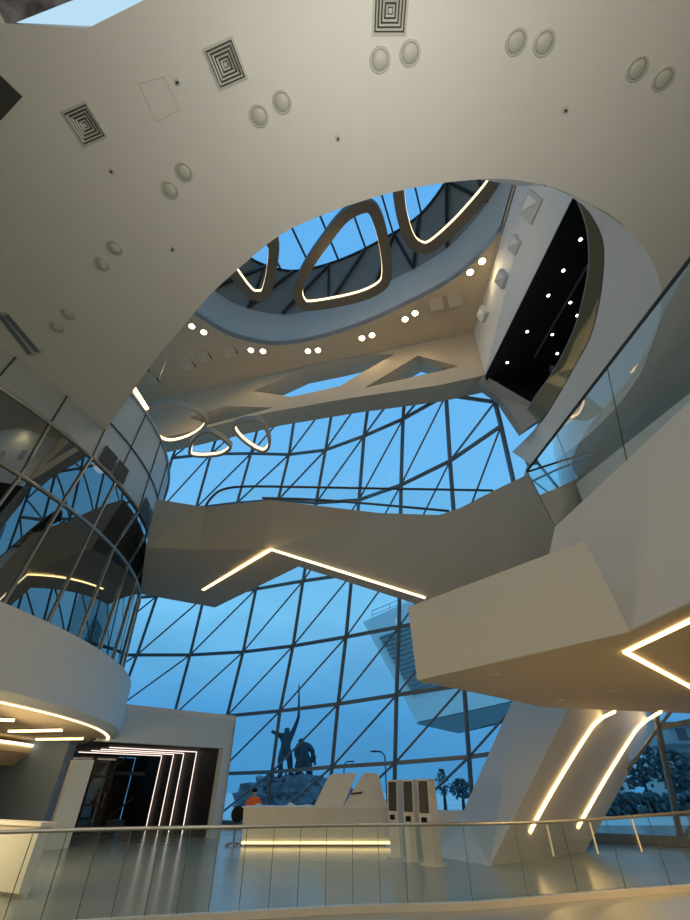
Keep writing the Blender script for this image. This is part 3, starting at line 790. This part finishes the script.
# ---- kiosks
def make_kiosk(loc, rz, label):
    k = thing('ticket_kiosk', loc, label, 'kiosk', 'self service kiosks', rz=rz)
    H = 1.86
    MB().loft([[(-.20, -.14, .03), (.20, -.14, .03), (.20, .16, .03), (-.20, .16, .03)],
               [(-.21, -.17, .95), (.21, -.17, .95), (.21, .19, .95), (-.21, .19, .95)],
               [(-.21, -.11, H), (.21, -.11, H), (.21, .19, H), (-.21, .19, H)]]).build('cabinet', 'stone', k, local=True)
    MB().prism([(-.17, -.175, 1.08), (.17, -.175, 1.08), (.17, -.128, H-.05), (-.17, -.128, H-.05)], (0, .02, 0)).build('screen', 'kioskscreen', k, local=True)
    MB().box((0, -.2, .93), (.14, .08, .12)).build('card_reader', 'rubber', k, local=True)
    MB().disc((0, 0, 0), .36, .03, 24).build('base_plate', 'white', k, local=True)
    return k
kp = [az(399, 857, 0), az(416, 861, 0), az(433, 865, 0)]
k1 = make_kiosk(kp[0], -.85, 'standing ticket kiosk with dark screen nearest the counter')
dup(k1, kp[1], -.85, 'middle one of the three ticket kiosks beside the counter')
dup(k1, kp[2], -.85, 'ticket kiosk nearest the leaning column foot')

# ---- office chair left of the counter
cx = ay(236, 830, CYY+.5)
ch = thing('office_chair', (cx.x, cx.y, 0), 'black padded office chair beside the left end of the counter', 'chair')
c_ = Vector((cx.x, cx.y, 0))
MB().loft([[c_+Vector((r*.5*math.cos(a)*1.0, .06*k, .88+r*.55*math.sin(a)*.9)) for a in [2*math.pi*i/20 for i in range(20)]] for k, r in ((-1, .36), (-.6, .5), (.6, .5), (1, .36))]).build('backrest', 'rubber', ch, smooth=True)
MB().disc(c_+Vector((0, -.25, .45)), .26, .09, 20).build('seat', 'rubber', ch)
MB().tube([c_+Vector((0, -.2, .08)), c_+Vector((0, -.2, .46))], .035, 8).build('pole', 'steel_dark', ch)
MB().tube([c_+Vector((0, -.05, .48)), c_+Vector((0, .05, .6)), c_+Vector((0, .04, .8))], .025, 8).build('back_bracket', 'steel_dark', ch)
for i in range(5):
    a = i*2*math.pi/5
    MB().bar(c_+Vector((0, -.2, .09)), c_+Vector((.28*math.cos(a), -.2+.28*math.sin(a), .05)), .05, .04).build('leg', 'steel_dark', ch)
    MB().disc(c_+Vector((.28*math.cos(a), -.2+.28*math.sin(a), 0)), .03, .05, 10).build('caster', 'rubber', ch)

# ---- figures via skin modifier
def skin_figure(name, joints, edges, m, parent=None, root='pelvis', sub=2):
    names = list(joints); idx = {n: i for i, n in enumerate(names)}
    off = world_loc(parent) if parent else Vector()
    me = bpy.data.meshes.new(name)
    me.from_pydata([tuple(Vector(joints[n][0])-off) for n in names], [(idx[a], idx[b]) for a, b in edges], [])
    o = bpy.data.objects.new(name, me); COL.objects.link(o)
    md = o.modifiers.new('skin', 'SKIN'); md.use_smooth_shade = True
    for n in names:
        r = joints[n][1]; r = (r, r) if not isinstance(r, tuple) else r
        me.skin_vertices[0].data[idx[n]].radius = r
        me.skin_vertices[0].data[idx[n]].use_root = (n == root)
    s_ = o.modifiers.new('sub', 'SUBSURF'); s_.levels = sub; s_.render_levels = sub
    dg = bpy.context.evaluated_depsgraph_get(); dg.update()
    me2 = bpy.data.meshes.new_from_object(o.evaluated_get(dg))
    o.modifiers.clear(); o.data = me2; me2.materials.clear(); me2.materials.append(M[m])
    for p in me2.polygons: p.use_smooth = True
    if parent: o.parent = parent
    return o
HE = [('pelvis', 'belly'), ('belly', 'chest'), ('chest', 'neck'), ('neck', 'head'), ('head', 'crown'),
      ('chest', 'shl'), ('shl', 'ell'), ('ell', 'wrl'), ('wrl', 'hal'), ('chest', 'shr'), ('shr', 'elr'), ('elr', 'wrr'), ('wrr', 'har'),
      ('pelvis', 'hil'), ('hil', 'knl'), ('knl', 'anl'), ('anl', 'tol'), ('pelvis', 'hir'), ('hir', 'knr'), ('knr', 'anr'), ('anr', 'tor')]
# visitor in an orange jacket behind the counter
pc = ay(254, 800, CYY+2.2); bx_, by_ = pc.x, pc.y
def J(dx, dy, z, r): return (Vector((bx_+dx, by_+dy, z)), r)
pj = {'pelvis': J(0, 0, .88, .14), 'belly': J(0, .01, 1.02, .14), 'chest': J(0, 0, 1.22, .16), 'neck': J(0, 0, 1.38, .06), 'head': J(0, -.02, 1.47, .085), 'crown': J(0, -.01, 1.58, .08),
      'shl': J(-.18, 0, 1.29, .085), 'ell': J(-.27, -.03, 1.04, .06), 'wrl': J(-.2, -.22, .95, .045), 'hal': J(-.15, -.29, .95, .04),
      'shr': J(.18, 0, 1.29, .085), 'elr': J(.27, -.03, 1.04, .06), 'wrr': J(.2, -.22, .95, .045), 'har': J(.15, -.29, .95, .04),
      'hil': J(-.09, 0, .82, .095), 'knl': J(-.1, -.02, .46, .07), 'anl': J(-.1, .02, .08, .05), 'tol': J(-.11, -.13, .04, .045),
      'hir': J(.09, 0, .82, .095), 'knr': J(.1, -.02, .46, .07), 'anr': J(.1, .02, .08, .05), 'tor': J(.11, -.13, .04, .045)}
pe = thing('person', (bx_, by_, 0), 'person in an orange jacket and dark cap standing behind the counter', 'person')
skin_figure('body', pj, HE, 'skin', pe)
jk = {n: (p, (r+.035 if not isinstance(r, tuple) else r)) for n, (p, r) in pj.items() if n in ('pelvis', 'belly', 'chest', 'neck', 'shl', 'ell', 'wrl', 'shr', 'elr', 'wrr')}
jk['neck'] = (jk['neck'][0]-Vector((0, 0, .03)), .085)
skin_figure('jacket', jk, [('pelvis', 'belly'), ('belly', 'chest'), ('chest', 'neck'), ('chest', 'shl'), ('shl', 'ell'), ('ell', 'wrl'), ('chest', 'shr'), ('shr', 'elr'), ('elr', 'wrr')], 'orange', pe)
tr = {n: (p, r+.02) for n, (p, r) in pj.items() if n in ('pelvis', 'hil', 'knl', 'anl', 'hir', 'knr', 'anr')}
skin_figure('trousers', tr, [('pelvis', 'hil'), ('hil', 'knl'), ('knl', 'anl'), ('pelvis', 'hir'), ('hir', 'knr'), ('knr', 'anr')], 'cloth', pe)
MB().blob(Vector((bx_, by_, 1.585)), .115, 1, .02, scale=(1, 1.1, .75)).build('cap', 'rubber', pe, smooth=True)

# ================================================================= NEAR BALUSTRADE
rail_px = [(-40, 833.5), (0, 832), (115, 829), (230, 827), (345, 825), (460, 824), (540, 822), (600, 819), (690, 812), (740, 807)]
rl = smooth_path([az(x, y, 1.1) for x, y in rail_px[:7]]+[ay(600, 819, 11.5), ay(690, 812, 12.3), ay(740, 807, 12.8)], 12)
nb = thing('glass_balustrade', rl[len(rl)//2]-Vector((0, 0, 1.1)), 'long curved frameless glass balustrade with slim metal handrail in front of the hall', 'balustrade')
MB().tube(rl, .028, 10).build('handrail', 'alu', nb, smooth=True)
MB().sweep([Vector((p.x, p.y, .04)) for p in rl], .16, .1).build('base_curb', 'stone', nb)
# even spacing of panels
def resample(path, step):
    out = [path[0]]; acc = 0
    for a, b in zip(path, path[1:]):
        L = (b-a).length; pos = step-acc
        while pos <= L: out.append(a.lerp(b, pos/L)); pos += step
        acc = (acc+L) % step
    return out
kx = next(i for i, p in enumerate(rl) if p.x > 1.2)
rs = resample(rl[:kx+1], .47); rs = rs+resample([rs[-1]]+rl[kx+1:], 1.15)[1:]
for i in range(len(rs)-1):
    a, b = rs[i], rs[i+1]; d = (b-a).normalized()*.004
    a, b = a+d, b-d
    n = Vector((d.y, -d.x, 0)).normalized()*.012
    MB().prism([Vector((a.x, a.y, .08)), Vector((b.x, b.y, .08)), Vector((b.x, b.y, b.z-.025)), Vector((a.x, a.y, a.z-.025))], n).build('glass_panel', 'glass_rail', nb)
for i, p in enumerate(rs[1:-1]):
    MB().bar(Vector((p.x, p.y, .09)), Vector((p.x, p.y, p.z-.03)), .009, .014).build('panel_joint', 'glass_edge', nb)
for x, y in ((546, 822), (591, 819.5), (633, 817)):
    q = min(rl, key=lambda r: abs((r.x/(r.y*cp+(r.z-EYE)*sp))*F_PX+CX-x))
    MB().bar(Vector((q.x, q.y-.03, .6)), Vector((q.x, q.y-.03, q.z-.04)), .03, .03).build('post', 'glass_glint', nb, label='glass edge post with its LED glint painted in')
# escalator handrail in the bottom left corner
es = thing('escalator_newel', (-2.7, 4.2, 0), 'black curved escalator handrail end in the bottom left corner', 'escalator')
q = az(3, 902, 1.0)
arc = [q+Vector((-.35*1+.35*math.sin(a)-.05, 0, -.35+.35*math.cos(a))) for a in [i*math.pi/12 for i in range(13)]]
path = [q+Vector((-2.2, -.1, 0.05))] + arc + [q+Vector((-2.2, -.1, -.7))]
MB().tube(path, .045, 10).build('handrail', 'rubber', es, smooth=True)
MB().prism([p+Vector((-.06, 0, 0)) for p in arc[1:-1]]+[Vector((q.x-.4, q.y, 0)), Vector((q.x-2.2, q.y-.1, 0)), q+Vector((-2.2, -.1, 0))], (0, .03, 0)).build('side_panel', 'steel_dark', es)

# ================================================================= PENDANT RINGS
def pendant(pts_px, z, label, w=.42, h=.30, m='ringmetal', cable=21.0, ledside=1):
    pts = [az(x, y, z) for x, y in pts_px]
    P_ = smooth_path(pts, 5, closed=True)
    c = sum(P_, Vector())/len(P_)
    # orientation: make the path counter-clockwise
    ar = sum(P_[i].x*P_[(i+1) % len(P_)].y-P_[(i+1) % len(P_)].x*P_[i].y for i in range(len(P_)))
    if ar < 0: P_ = P_[::-1]
    t = thing('pendant_ring', (c.x, c.y, z), label, 'pendant light', 'ring shaped pendant lights')
    MB().sweep(P_, w, h, closed=True, out=-w/2, zoff=h/2).build('frame', m, t)
    MB().sweep(P_, .04, h*.5, closed=True, out=-w+.012, zoff=h*.5).build('light_strip', 'led_ring', t)
    for i in (0, len(P_)//3, 2*len(P_)//3):
        p = P_[i].lerp(c, .06)
        MB().tube([p+Vector((0, 0, h)), Vector((p.x, p.y, cable))], .004, 4).build('cable', 'alu', t)
    return t
pendant([(366, 201), (380, 210), (389, 241), (392, 271), (386, 289), (360, 302), (312, 311), (298, 306), (293, 290), (303, 265), (321, 238), (342, 212)], 19.0, 'large bronze pendant light ring in the middle of the skylight opening', cable=26.6)
pendant([(393, 192), (397, 219), (405, 242), (415, 252), (428, 254), (445, 243), (473, 216), (503, 178), (500, 150), (460, 130), (415, 140), (394, 165)], 19.0, 'pendant light ring at the upper end of the skylight opening, cut by the ceiling edge', cable=26.6)
pendant([(278, 240), (277, 268), (270, 296), (260, 301), (248, 298), (234, 282), (222, 262), (220, 240), (240, 222), (265, 222)], 19.0, 'pendant light ring peeking from behind the ceiling edge at the left of the skylight', cable=26.6)
pendant([(144, 409), (170, 405), (192, 409), (204, 416), (207.5, 424), (202, 432), (188, 440), (170, 444), (156, 439), (140, 425)], 16.0, 'largest of the three low pendant light rings, touching the grey drum', w=.16, h=.3, m='ringwhite')
pendant([(188, 451), (192, 440), (203, 432), (214, 433), (229, 444), (231, 450), (220, 456.5), (200, 458), (190, 456)], 14.0, 'middle of the three low pendant light rings, above the left bridge end', w=.13, h=.26, m='ringwhite')
pendant([(232, 429), (237, 422.5), (255, 420), (264, 424), (270, 437), (270, 448), (264, 453), (254, 450), (240, 440)], 14.0, 'low pendant light ring farthest from the drum, below the truss beam', w=.13, h=.26, m='ringwhite')

# ================================================================= CEILING FITTINGS
# unlit round downlights in the near ceiling
dl_px = [(259, 116), (282, 102), (380, 60), (410, 53), (516, 42), (544, 43), (637, 69), (663, 79), (170, 190), (184, 172), (102, 264), (115, 248), (57, 327), (68, 314)]
dl_lab = ['lower disc of the downlight pair below the large square vent', 'upper disc of the downlight pair below the large square vent',
          'left disc of the downlight pair below the vent at the top edge', 'right disc of the downlight pair below the vent at the top edge',
          'left disc of the third downlight pair along the top of the ceiling', 'right disc of the third downlight pair along the top of the ceiling',
          'left disc of the downlight pair in the upper right ceiling', 'right disc of the downlight pair in the upper right ceiling',
          'lower disc of the downlight pair below the small left vent', 'upper disc of the downlight pair below the small left vent',
          'lower disc of the downlight pair in the shaded left ceiling', 'upper disc of the downlight pair in the shaded left ceiling',
          'lower disc of the dim downlight pair nearest the drum', 'upper disc of the dim downlight pair nearest the drum']
proto = None
for (x, y), lb in zip(dl_px, dl_lab):
    c = az(x, y, ZC)
    if proto is None:
        proto = thing('ceiling_downlight', c, 'unlit round white ' + lb, 'downlight', 'unlit downlights in the white ceiling')
        MB().lathe([(.13, -.005), (.14, -.03), (.165, -.03), (.175, -.012), (.175, 0)], n=24).build('trim_ring', 'vent', proto, local=True, smooth=True)
        MB().lathe([(.0, -.06), (.06, -.056), (.105, -.042), (.128, -.02), (.13, -.001)], n=24).build('lens', 'vent', proto, local=True, smooth=True)
    else: dup(proto, c, 0, 'unlit round white ' + lb)
# square diffusers
def diffuser(loc, rz, s, label):
    t = thing('air_vent', loc, label, 'air vent', 'square ceiling vents', rz=rz)
    h = s/2
    def sq(r, z): return [(-r, -r, z), (r, -r, z), (r, r, z), (-r, r, z)]
    MB().loft([sq(h, 0), sq(h, -.02), sq(h*.86, -.025), sq(h*.86, -.0)], close_ends=False).build('frame', 'vent', t, local=True)
    MB().prism(sq(h*.86, -.004), (0, 0, .003)).build('back_plate', 'ventdark', t, local=True)
    for k in (.78, .60, .42, .24):
        MB().loft([sq(h*k, -.01), sq(h*k, -.03), sq(h*(k-.09), -.012)], close_ends=False).build('blade', 'vent', t, local=True)
    MB().prism(sq(h*.1, -.03), (0, 0, .02)).build('centre_plate', 'vent', t, local=True)
for i, (c4, lb) in enumerate([([(204, 48), (232, 35), (247, 80), (220, 91)], 'square ceiling air vent, the one between two downlight pairs'),
                  ([(64, 114), (88, 103), (106, 134), (82, 146)], 'square ceiling air vent nearest the rooflight corner'),
                  ([(372, -6), (404, -6), (409, 22), (376, 31)], 'square ceiling air vent cut by the top edge')]):
    q = [az(x, y, ZC) for x, y in c4]; c = sum(q, Vector())/4
    rz = math.atan2(q[1].y-q[0].y, q[1].x-q[0].x)
    diffuser(c, rz, .56, lb)
# dark grille at the left edge, slot diffuser by the drum, hatch
q = [az(x, y, ZC-.02) for x, y in [(-10, 66), (22, 97), (0, 121), (-26, 96)]]
o = MB().prism(q, (0, 0, .019)).build('ceiling_grille', 'ventdark'); tag(o, 'dark square grille in the ceiling at the left picture edge', 'grille')
q = [az(x, y, ZC-.02) for x, y in [(-6, 312), (8, 313), (43, 353), (28, 357)]]
sd = thing('slot_vent', sum(q, Vector())/4, 'grey slot vent in the ceiling beside the glass drum', 'air vent')
MB().prism(q, (0, 0, .019)).build('frame', 'vent', sd)
qc = sum(q, Vector())/4
for f in (.25, .75):
    a, b = q[0].lerp(q[1], f), q[3].lerp(q[2], f)
    MB().bar(a.lerp(b, .05)-Vector((0, 0, .006)), a.lerp(b, .95)-Vector((0, 0, .006)), .14, .01).build('slot', 'steel', sd)
q = [az(x, y, ZC-.004) for x, y in [(139, 84), (164, 77), (180, 110), (156, 122)]]
o = MB()
for i in range(4): o.bar(q[i], q[(i+1) % 4], .012, .006)
o = o.build('access_hatch', 'vent'); tag(o, 'thin square outline of an access hatch in the ceiling', 'hatch')
spl = ['small sprinkler head beside the access hatch', 'small sprinkler head under the small left vent', 'small sprinkler head in the ceiling centre above the skylight opening', 'small sprinkler head in the ceiling right of centre', 'small sprinkler head at the left near the cut-out edge']
proto = None
for (x, y), lb in zip([(178, 82), (112, 171), (338, 138), (565, 110), (173, 249)], spl):
    c = az(x, y, ZC)
    if proto is None:
        proto = thing('sprinkler', c, lb, 'sprinkler', 'ceiling sprinklers')
        MB().lathe([(.055, 0), (.055, -.012), (.03, -.02), (.0, -.02)], n=16).build('escutcheon', 'vent', proto, local=True)
        MB().lathe([(.018, -.02), (.018, -.07), (.0, -.07)], n=10).build('bulb', 'steel_dark', proto, local=True)
    else: dup(proto, c, 0, lb)

# lit downlights in pairs on the upper soffit
lit = [(192, 326), (204, 332), (251, 350), (263, 351), (308, 351), (318, 350), (362, 338), (372, 335), (405, 319), (415, 313), (470, 272), (482, 261)]
nm = ['first pair from the drum', 'second pair from the drum', 'third pair from the drum', 'fourth pair from the drum', 'fifth pair from the drum', 'pair nearest the white bulkhead']
proto = None
for i, (x, y) in enumerate(lit):
    c = az(x, y, ZS)
    lb = ('left' if i % 2 == 0 else 'right') + ' glowing downlight of the ' + nm[i//2] + ' around the skylight'
    if proto is None:
        proto = thing('glowing_downlight', c, lb, 'downlight', 'glowing downlights around the skylight')
        MB().disc((0, 0, -.03), .15, .02, 20).build('bulb', 'bulb', proto, local=True)
        MB().annulus((0, 0, -.035), .15, .21, .035, 20).build('trim_ring', 'soffit', proto, local=True)
    else: dup(proto, c, 0, lb)
for i in range(0, 12, 2):
    c = (az(*lit[i], ZS)+az(*lit[i+1], ZS))/2
    l = bpy.data.lights.new('downlight_beam', 'SPOT'); l.energy = 85; l.color = (1, .72, .38); l.spot_size = 2.4; l.spot_blend = .8; l.shadow_soft_size = .15
    o = bpy.data.objects.new('downlight_beam', l); COL.objects.link(o); o.location = c-Vector((0, 0, .08))
# glow of the pendant rings onto soffit and beam
for (x, y, z, e) in ((340, 262, 19.0, 230), (178, 425, 16.0, 50), (255, 437, 14.0, 40), (440, 200, 19.0, 150)):
    c = az(x, y, z)
    l = bpy.data.lights.new('ring_glow', 'POINT'); l.energy = e*.62; l.color = (1, .72, .38); l.shadow_soft_size = 1.0
    o = bpy.data.objects.new('ring_glow', l); COL.objects.link(o); o.location = c
# triangular shutters in the soffit
tv = [(142, 368), (152, 379), (188, 364), (204, 356), (230, 351), (436, 303), (455, 299)]
tl = ['open shutter vent nearest the drum', 'open shutter vent just right of the drum top light strip', 'left one of the three shutter vents in a row', 'middle one of the three shutter vents in a row', 'right one of the three shutter vents in a row', 'left shutter vent near the bulkhead', 'right shutter vent near the bulkhead']
proto = None
for (x, y), lb in zip(tv, tl):
    c = az(x, y, ZS)
    if proto is None:
        proto = thing('soffit_vent', c, lb+' in the upper ceiling', 'vent', 'shutter vents in the upper ceiling')
        MB().prism([(-.35, -.3, -.01), (.35, -.3, -.01), (.35, .3, -.01), (-.35, .3, -.01)], (0, 0, .009)).build('recess', 'ventdark', proto, local=True)
        MB().loft([[(-.35, -.3, -.012), (.35, -.3, -.012), (.35, -.28, -.012), (-.35, -.28, -.012)], [(-.35, .3, -.18), (.35, .3, -.18), (.35, .32, -.18), (-.35, .32, -.18)]]).build('flap', 'soffit', proto, local=True)
    else: dup(proto, c, -.3, lb+' in the upper ceiling')
# vents in the bulkhead wall
bn = (Vector((7.05, bl.y, ZS))-b0).cross(b1-b0).normalized()
bn = -bn if bn.x > 0 else bn
for i, (x, y) in enumerate([(531, 207), (515, 245), (501, 279), (482, 314)]):
    c = ap(x, y, b0, bn)
    e1_ = (b1-b0).normalized(); e2_ = e1_.cross(bn).normalized()
    s = [.42, .28, .28, .26][i]
    tt = thing('bulkhead_vent', c, ['largest wall vent at the top of the white bulkhead', 'second wall vent from the top of the white bulkhead', 'third wall vent from the top of the white bulkhead', 'lowest wall vent of the white bulkhead, near the beam'][i], 'vent', 'vents in the white bulkhead')
    q = [c+e1_*a*s+e2_*b_*s*1.1-bn*.15 for a, b_ in ((-1, -1), (1, -1), (1, 1), (-1, 1))]
    MB().prism(q, bn*.2).build('frame', 'vent', tt)
    q = [c+e1_*a*s*.7+e2_*b_*s*.8+bn*.062 for a, b_ in ((-1, -1), (1, -1), (1, 1))]
    MB().prism(q, bn*.01).build('shutter', 'white', tt)
# paired small vents on the oculus upstand
for i, (x, y) in enumerate([(321.5, 324.5), (334, 322)]):
    d = ray(x, y); c = O_+d*(14.1/d.y)
    q = [c+Vector((a*.18, 0, b_*.2)) for a, b_ in ((-1, -1), (1, -1), (1, 1), (-1, 1))]
    o = MB().prism(q, (0, .1, 0)).build('upstand_vent', 'vent'); tag(o, ['left small vent on the skylight upstand below the big ring', 'right small vent on the skylight upstand below the big ring'][i], 'vent', 'vents on the skylight upstand')
# gallery spotlights
gl_px = [(580, 239), (563, 270), (548, 295), (527, 331), (507, 362), (570, 302), (552, 334), (597, 256), (591, 283), (577, 315), (557, 353)]
gl_lb = ['topmost gallery spotlight in the dark ceiling strip', 'second gallery spotlight from the top along the bulkhead', 'third gallery spotlight from the top along the bulkhead', 'fourth gallery spotlight from the top along the bulkhead', 'lowest gallery spotlight along the bulkhead',
         'upper bright gallery spotlight beside the track', 'lower bright gallery spotlight beside the track', 'uppermost spotlight seen through the gallery glass', 'second spotlight seen through the gallery glass', 'third small spotlight at the gallery glass edge', 'lowest small spotlight near the gallery glass']
proto = None
for (x, y), lb in zip(gl_px, gl_lb):
    c = az(x, y, bz)
    if proto is None:
        proto = thing('gallery_spotlight', c, lb, 'spotlight', 'spotlights in the dark gallery')
        MB().disc((0, 0, -.05), .055, .03, 14).build('bulb', 'bulb_small', proto, local=True)
        MB().annulus((0, 0, -.04), .058, .09, .04, 14).build('housing', 'blackgloss', proto, local=True)
    else: dup(proto, c, 0, lb)
o = MB().bar(az(534, 358, bz-.05), az(598, 248, bz-.05), .05, .05).build('lighting_track', 'alu'); tag(o, 'long thin metal lighting track under the dark gallery ceiling', 'track')

# ================================================================= OUTSIDE
# monument on rocks
mo_c = ay(300, 806, 45)
mo = thing('monument', (mo_c.x, 45, -.45), 'dark bronze monument of two fighters on rocks outside the glass', 'monument')
MY = 45
rk = MB()
for i, (x, y, r) in enumerate([(258, 800, 2.2), (275, 792, 2.0), (290, 794, 2.4), (305, 792, 2.2), (322, 795, 2.0), (338, 800, 1.8), (268, 784, 1.2), (296, 784, 1.4), (318, 786, 1.3)]):
    rk.blob(ay(x, y, MY+random.uniform(-.4, .8)), r*.62, i, .4, 1.6, 3, (1.2, 1, .8))
for x in (258, 280, 300, 322, 338):
    c = ay(x, 808, MY); rk.blob(Vector((c.x, c.y, .2)), 1.3, x, .3, 1.6, 2, (1.3, 1, 1))
rk.build('rock_base', 'rock', mo)
def fig(name, pts, y):
    return {n: (ay(x, yy, y+dy), r) for n, (x, yy, dy, r) in pts.items()}
A_ = {'pelvis': (285.5, 750, 0, .42), 'belly': (285.5, 745, 0, .38), 'chest': (286.5, 738, 0, .52), 'neck': (287, 732.5, 0, .2), 'head': (287, 730, 0, .27), 'crown': (287, 727.5, 0, .25),
      'shl': (281.5, 736, -.1, .26), 'ell': (277, 734, -.2, .18), 'wrl': (273.5, 732, -.3, .15), 'hal': (271, 731, -.3, .13),
      'shr': (291.5, 735, 0, .28), 'elr': (295, 727, 0, .2), 'wrr': (298, 719, 0, .16), 'har': (298.5, 716, 0, .16),
      'hil': (282, 753, -.1, .34), 'knl': (280, 762, -.4, .26), 'anl': (281, 773, 0, .2), 'tol': (279, 777, -.4, .2),
      'hir': (289, 754, 0, .34), 'knr': (290, 765, 0, .26), 'anr': (291, 777, .1, .2), 'tor': (290, 780, -.3, .2)}
skin_figure('standing_fighter', fig('f', A_, MY), HE, 'bronze', mo)
B_ = {'pelvis': (304, 758, 0, .5), 'belly': (303, 753, 0, .45), 'chest': (303.5, 747, 0, .55), 'neck': (301.5, 742.5, 0, .22), 'head': (301, 740.5, 0, .27), 'crown': (300.5, 738.5, 0, .25),
      'shl': (298, 747, -.1, .3), 'ell': (296, 754, -.2, .22), 'wrl': (299, 761, -.4, .18), 'hal': (301, 763, -.4, .16),
      'shr': (309, 746, 0, .3), 'elr': (313, 752, 0, .22), 'wrr': (313, 760, -.2, .18), 'har': (311, 763, -.2, .16),
      'hil': (300, 763, -.1, .42), 'knl': (298, 770, -.4, .32), 'anl': (298.5, 780, 0, .2), 'tol': (297, 783, -.4, .2),
      'hir': (308, 763, 0, .42), 'knr': (309.5, 772, -.1, .3), 'anr': (311, 783, .1, .2), 'tor': (312, 786, -.3, .2)}
skin_figure('crouching_fighter', fig('f', B_, MY), HE, 'bronze', mo)
MB().tube([ay(298.6, 718, MY), ay(299, 700, MY), ay(299, 684, MY)], .11, 6, radii=[.14, .1, .05]).build('sword', 'bronze', mo)
MB().loft([[ay(297, 757, MY-.2), ay(312, 757, MY-.2), ay(312, 757, MY+.5), ay(297, 757, MY+.5)], [ay(294, 769, MY-.5), ay(312, 772, MY-.5), ay(312, 772, MY+.7), ay(294, 769, MY+.7)]]).build('cloak', 'bronze', mo)
MB().tube([ay(312, 760, MY-.3), ay(315, 756, MY-.3), ay(315, 765, MY-.3)], .12, 6).build('shield_strap', 'bronze', mo)

# louvred building
eb = thing('outside_building', ay(440, 720, 52), 'angular pale building with horizontal louvers outside behind the glass', 'building')
ef = [ay(x, y, 50) for x, y in [(363, 622), (398, 606), (440, 590), (520, 565), (540, 690), (507, 702), (417, 722)]]
MB().prism(ef, (7, 13, .5)).build('wall', 'ext', eb)
un = [ef[6]+Vector((0, .1, -.05)), ef[5]+Vector((0, .1, -.05)), ef[4]+Vector((0, .1, -.05)), ef[4]+Vector((7, 13, .3)), ef[5]+Vector((7, 13, .3)), ef[6]+Vector((7, 13, .3))]
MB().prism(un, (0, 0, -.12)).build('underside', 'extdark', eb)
pb = ay(540, 720, 60)
MB().box((pb.x+3, 60, 5), (7, 6, 11)).build('base_block', 'ext', eb)
lv = MB()
for i in range(15):
    f = i/14
    a = ay(380+f*33, 638+f*56, 49.85); b = ay(436+f*20, 619+f*60, 49.85)
    lv.bar(a, b, .3, .22)
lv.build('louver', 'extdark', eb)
rg = MB()
A1, A2 = ay(372, 611, 51), ay(440, 583, 51)
rg.bar(A1, A2, .06); rg.bar(A1-Vector((0, 0, .5)), A2-Vector((0, 0, .5)), .05)
for f in (0, .25, .5, .75, 1): rg.bar(A1.lerp(A2, f), A1.lerp(A2, f)-Vector((0, 0, 1.2)), .06)
rg.build('roof_railing', 'steel', eb)
# street lamps
def street_lamp(px, top, Y, label, arm_dx):
    b = ay(px, 800, Y); tp = ay(px, top, Y)
    t = thing('street_lamp', (b.x, Y, -.45), label, 'street lamp', 'street lamps outside')
    MB().tube([Vector((b.x, Y, -.46)), Vector((b.x, Y, tp.z-.4)), Vector((b.x+arm_dx*.3, Y, tp.z)), Vector((b.x+arm_dx, Y, tp.z+.1))], .09, 6).build('pole', 'steel_dark', t)
    MB().box((b.x+arm_dx*1.1, Y, tp.z+.05), (.7, .3, .16)).build('lamp_head', 'steel_dark', t)
street_lamp(387, 752, 60, 'curved street lamp outside above the counter screens', -1.2)
street_lamp(344, 762, 75, 'small far street lamp outside left of the counter screens', 1.0)
# trees
def tree(px, base_y, h, w, Y, label, seed):
    b = ay(px, base_y, Y)
    t = thing('tree', (b.x, Y, -.47), label, 'tree', 'dark trees outside')
    MB().tube([Vector((b.x, Y, -.5)), Vector((b.x+.1, Y, h*.5))], .2, 6, radii=[.25, .14]).build('trunk', 'bark', t)
    mb = MB()
    rnd = random.Random(seed)
    for k in range(300):
        f = rnd.random()**.8; a = rnd.uniform(0, 6.28); q = rnd.random()**.5*w*.5*math.sin(math.pi*(.12+.8*f))
        mb.blob(Vector((b.x+q*math.cos(a), Y+q*math.sin(a), h*(.25+.72*f))), w*.042*rnd.uniform(.6, 1.6), seed+k, .6, 2.5, 1, (1, 1, .8))
    mb.build('crown', 'tree', t)
tl = ['bare dark tree outside just right of the leaning column', 'tall dark tree outside near the thick right mullion', 'dark tree outside at the right picture edge', 'low dark tree outside between column and right mullion',
      'pointed dark tree outside above the column foot', 'small dark tree outside right of the kiosks', 'rounded dark tree outside seen behind the kiosks']
for i, (px, h, w, Y) in enumerate([(628, 6.5, 5, 62), (648, 8.0, 5, 66), (684, 5.5, 5, 60), (604, 4.2, 5, 58), (462, 2.8, 3, 70), (444, 4.0, 1.8, 72), (418, 2.0, 4, 72)]):
    tree(px, 795, h, w, Y, tl[i], i*13)
hd = MB()
for i in range(420):
    c = ay(560+random.random()*160, 792, 56); hd.blob(Vector((c.x, 56+random.uniform(-1, 1), random.uniform(-.5, 1.25))), random.uniform(.16, .42), i, .5, 2, 1)
o = hd.build('hedge', 'tree'); tag(o, 'dark low hedge outside beyond the snowy ground', 'hedge', kind='stuff')
hb = thing('far_house', ay(690, 760, 80), 'terraced pale house on the slope outside at the right edge', 'house')
for k, (z0, z1, x0) in enumerate([(0, 4, 0), (4, 7.5, 1.5), (7.5, 10.5, 3)]):
    c = ay(668, 780, 80)
    MB().box((c.x+x0+12, 82+k, (z0+z1)/2-.4), (24, 8, z1-z0-.5)).build('storey', 'house', hb)
    MB().box((c.x+x0+12, 81.5+k, z1-.5), (25, 9.5, .4)).build('roof_slab', 'roofm', hb)
    for q in range(6):
        MB().box((c.x+x0+2+q*4, 77.95+k, (z0+z1)/2-.4), (1.6, .1, 1.6)).build('window', 'roofm', hb)
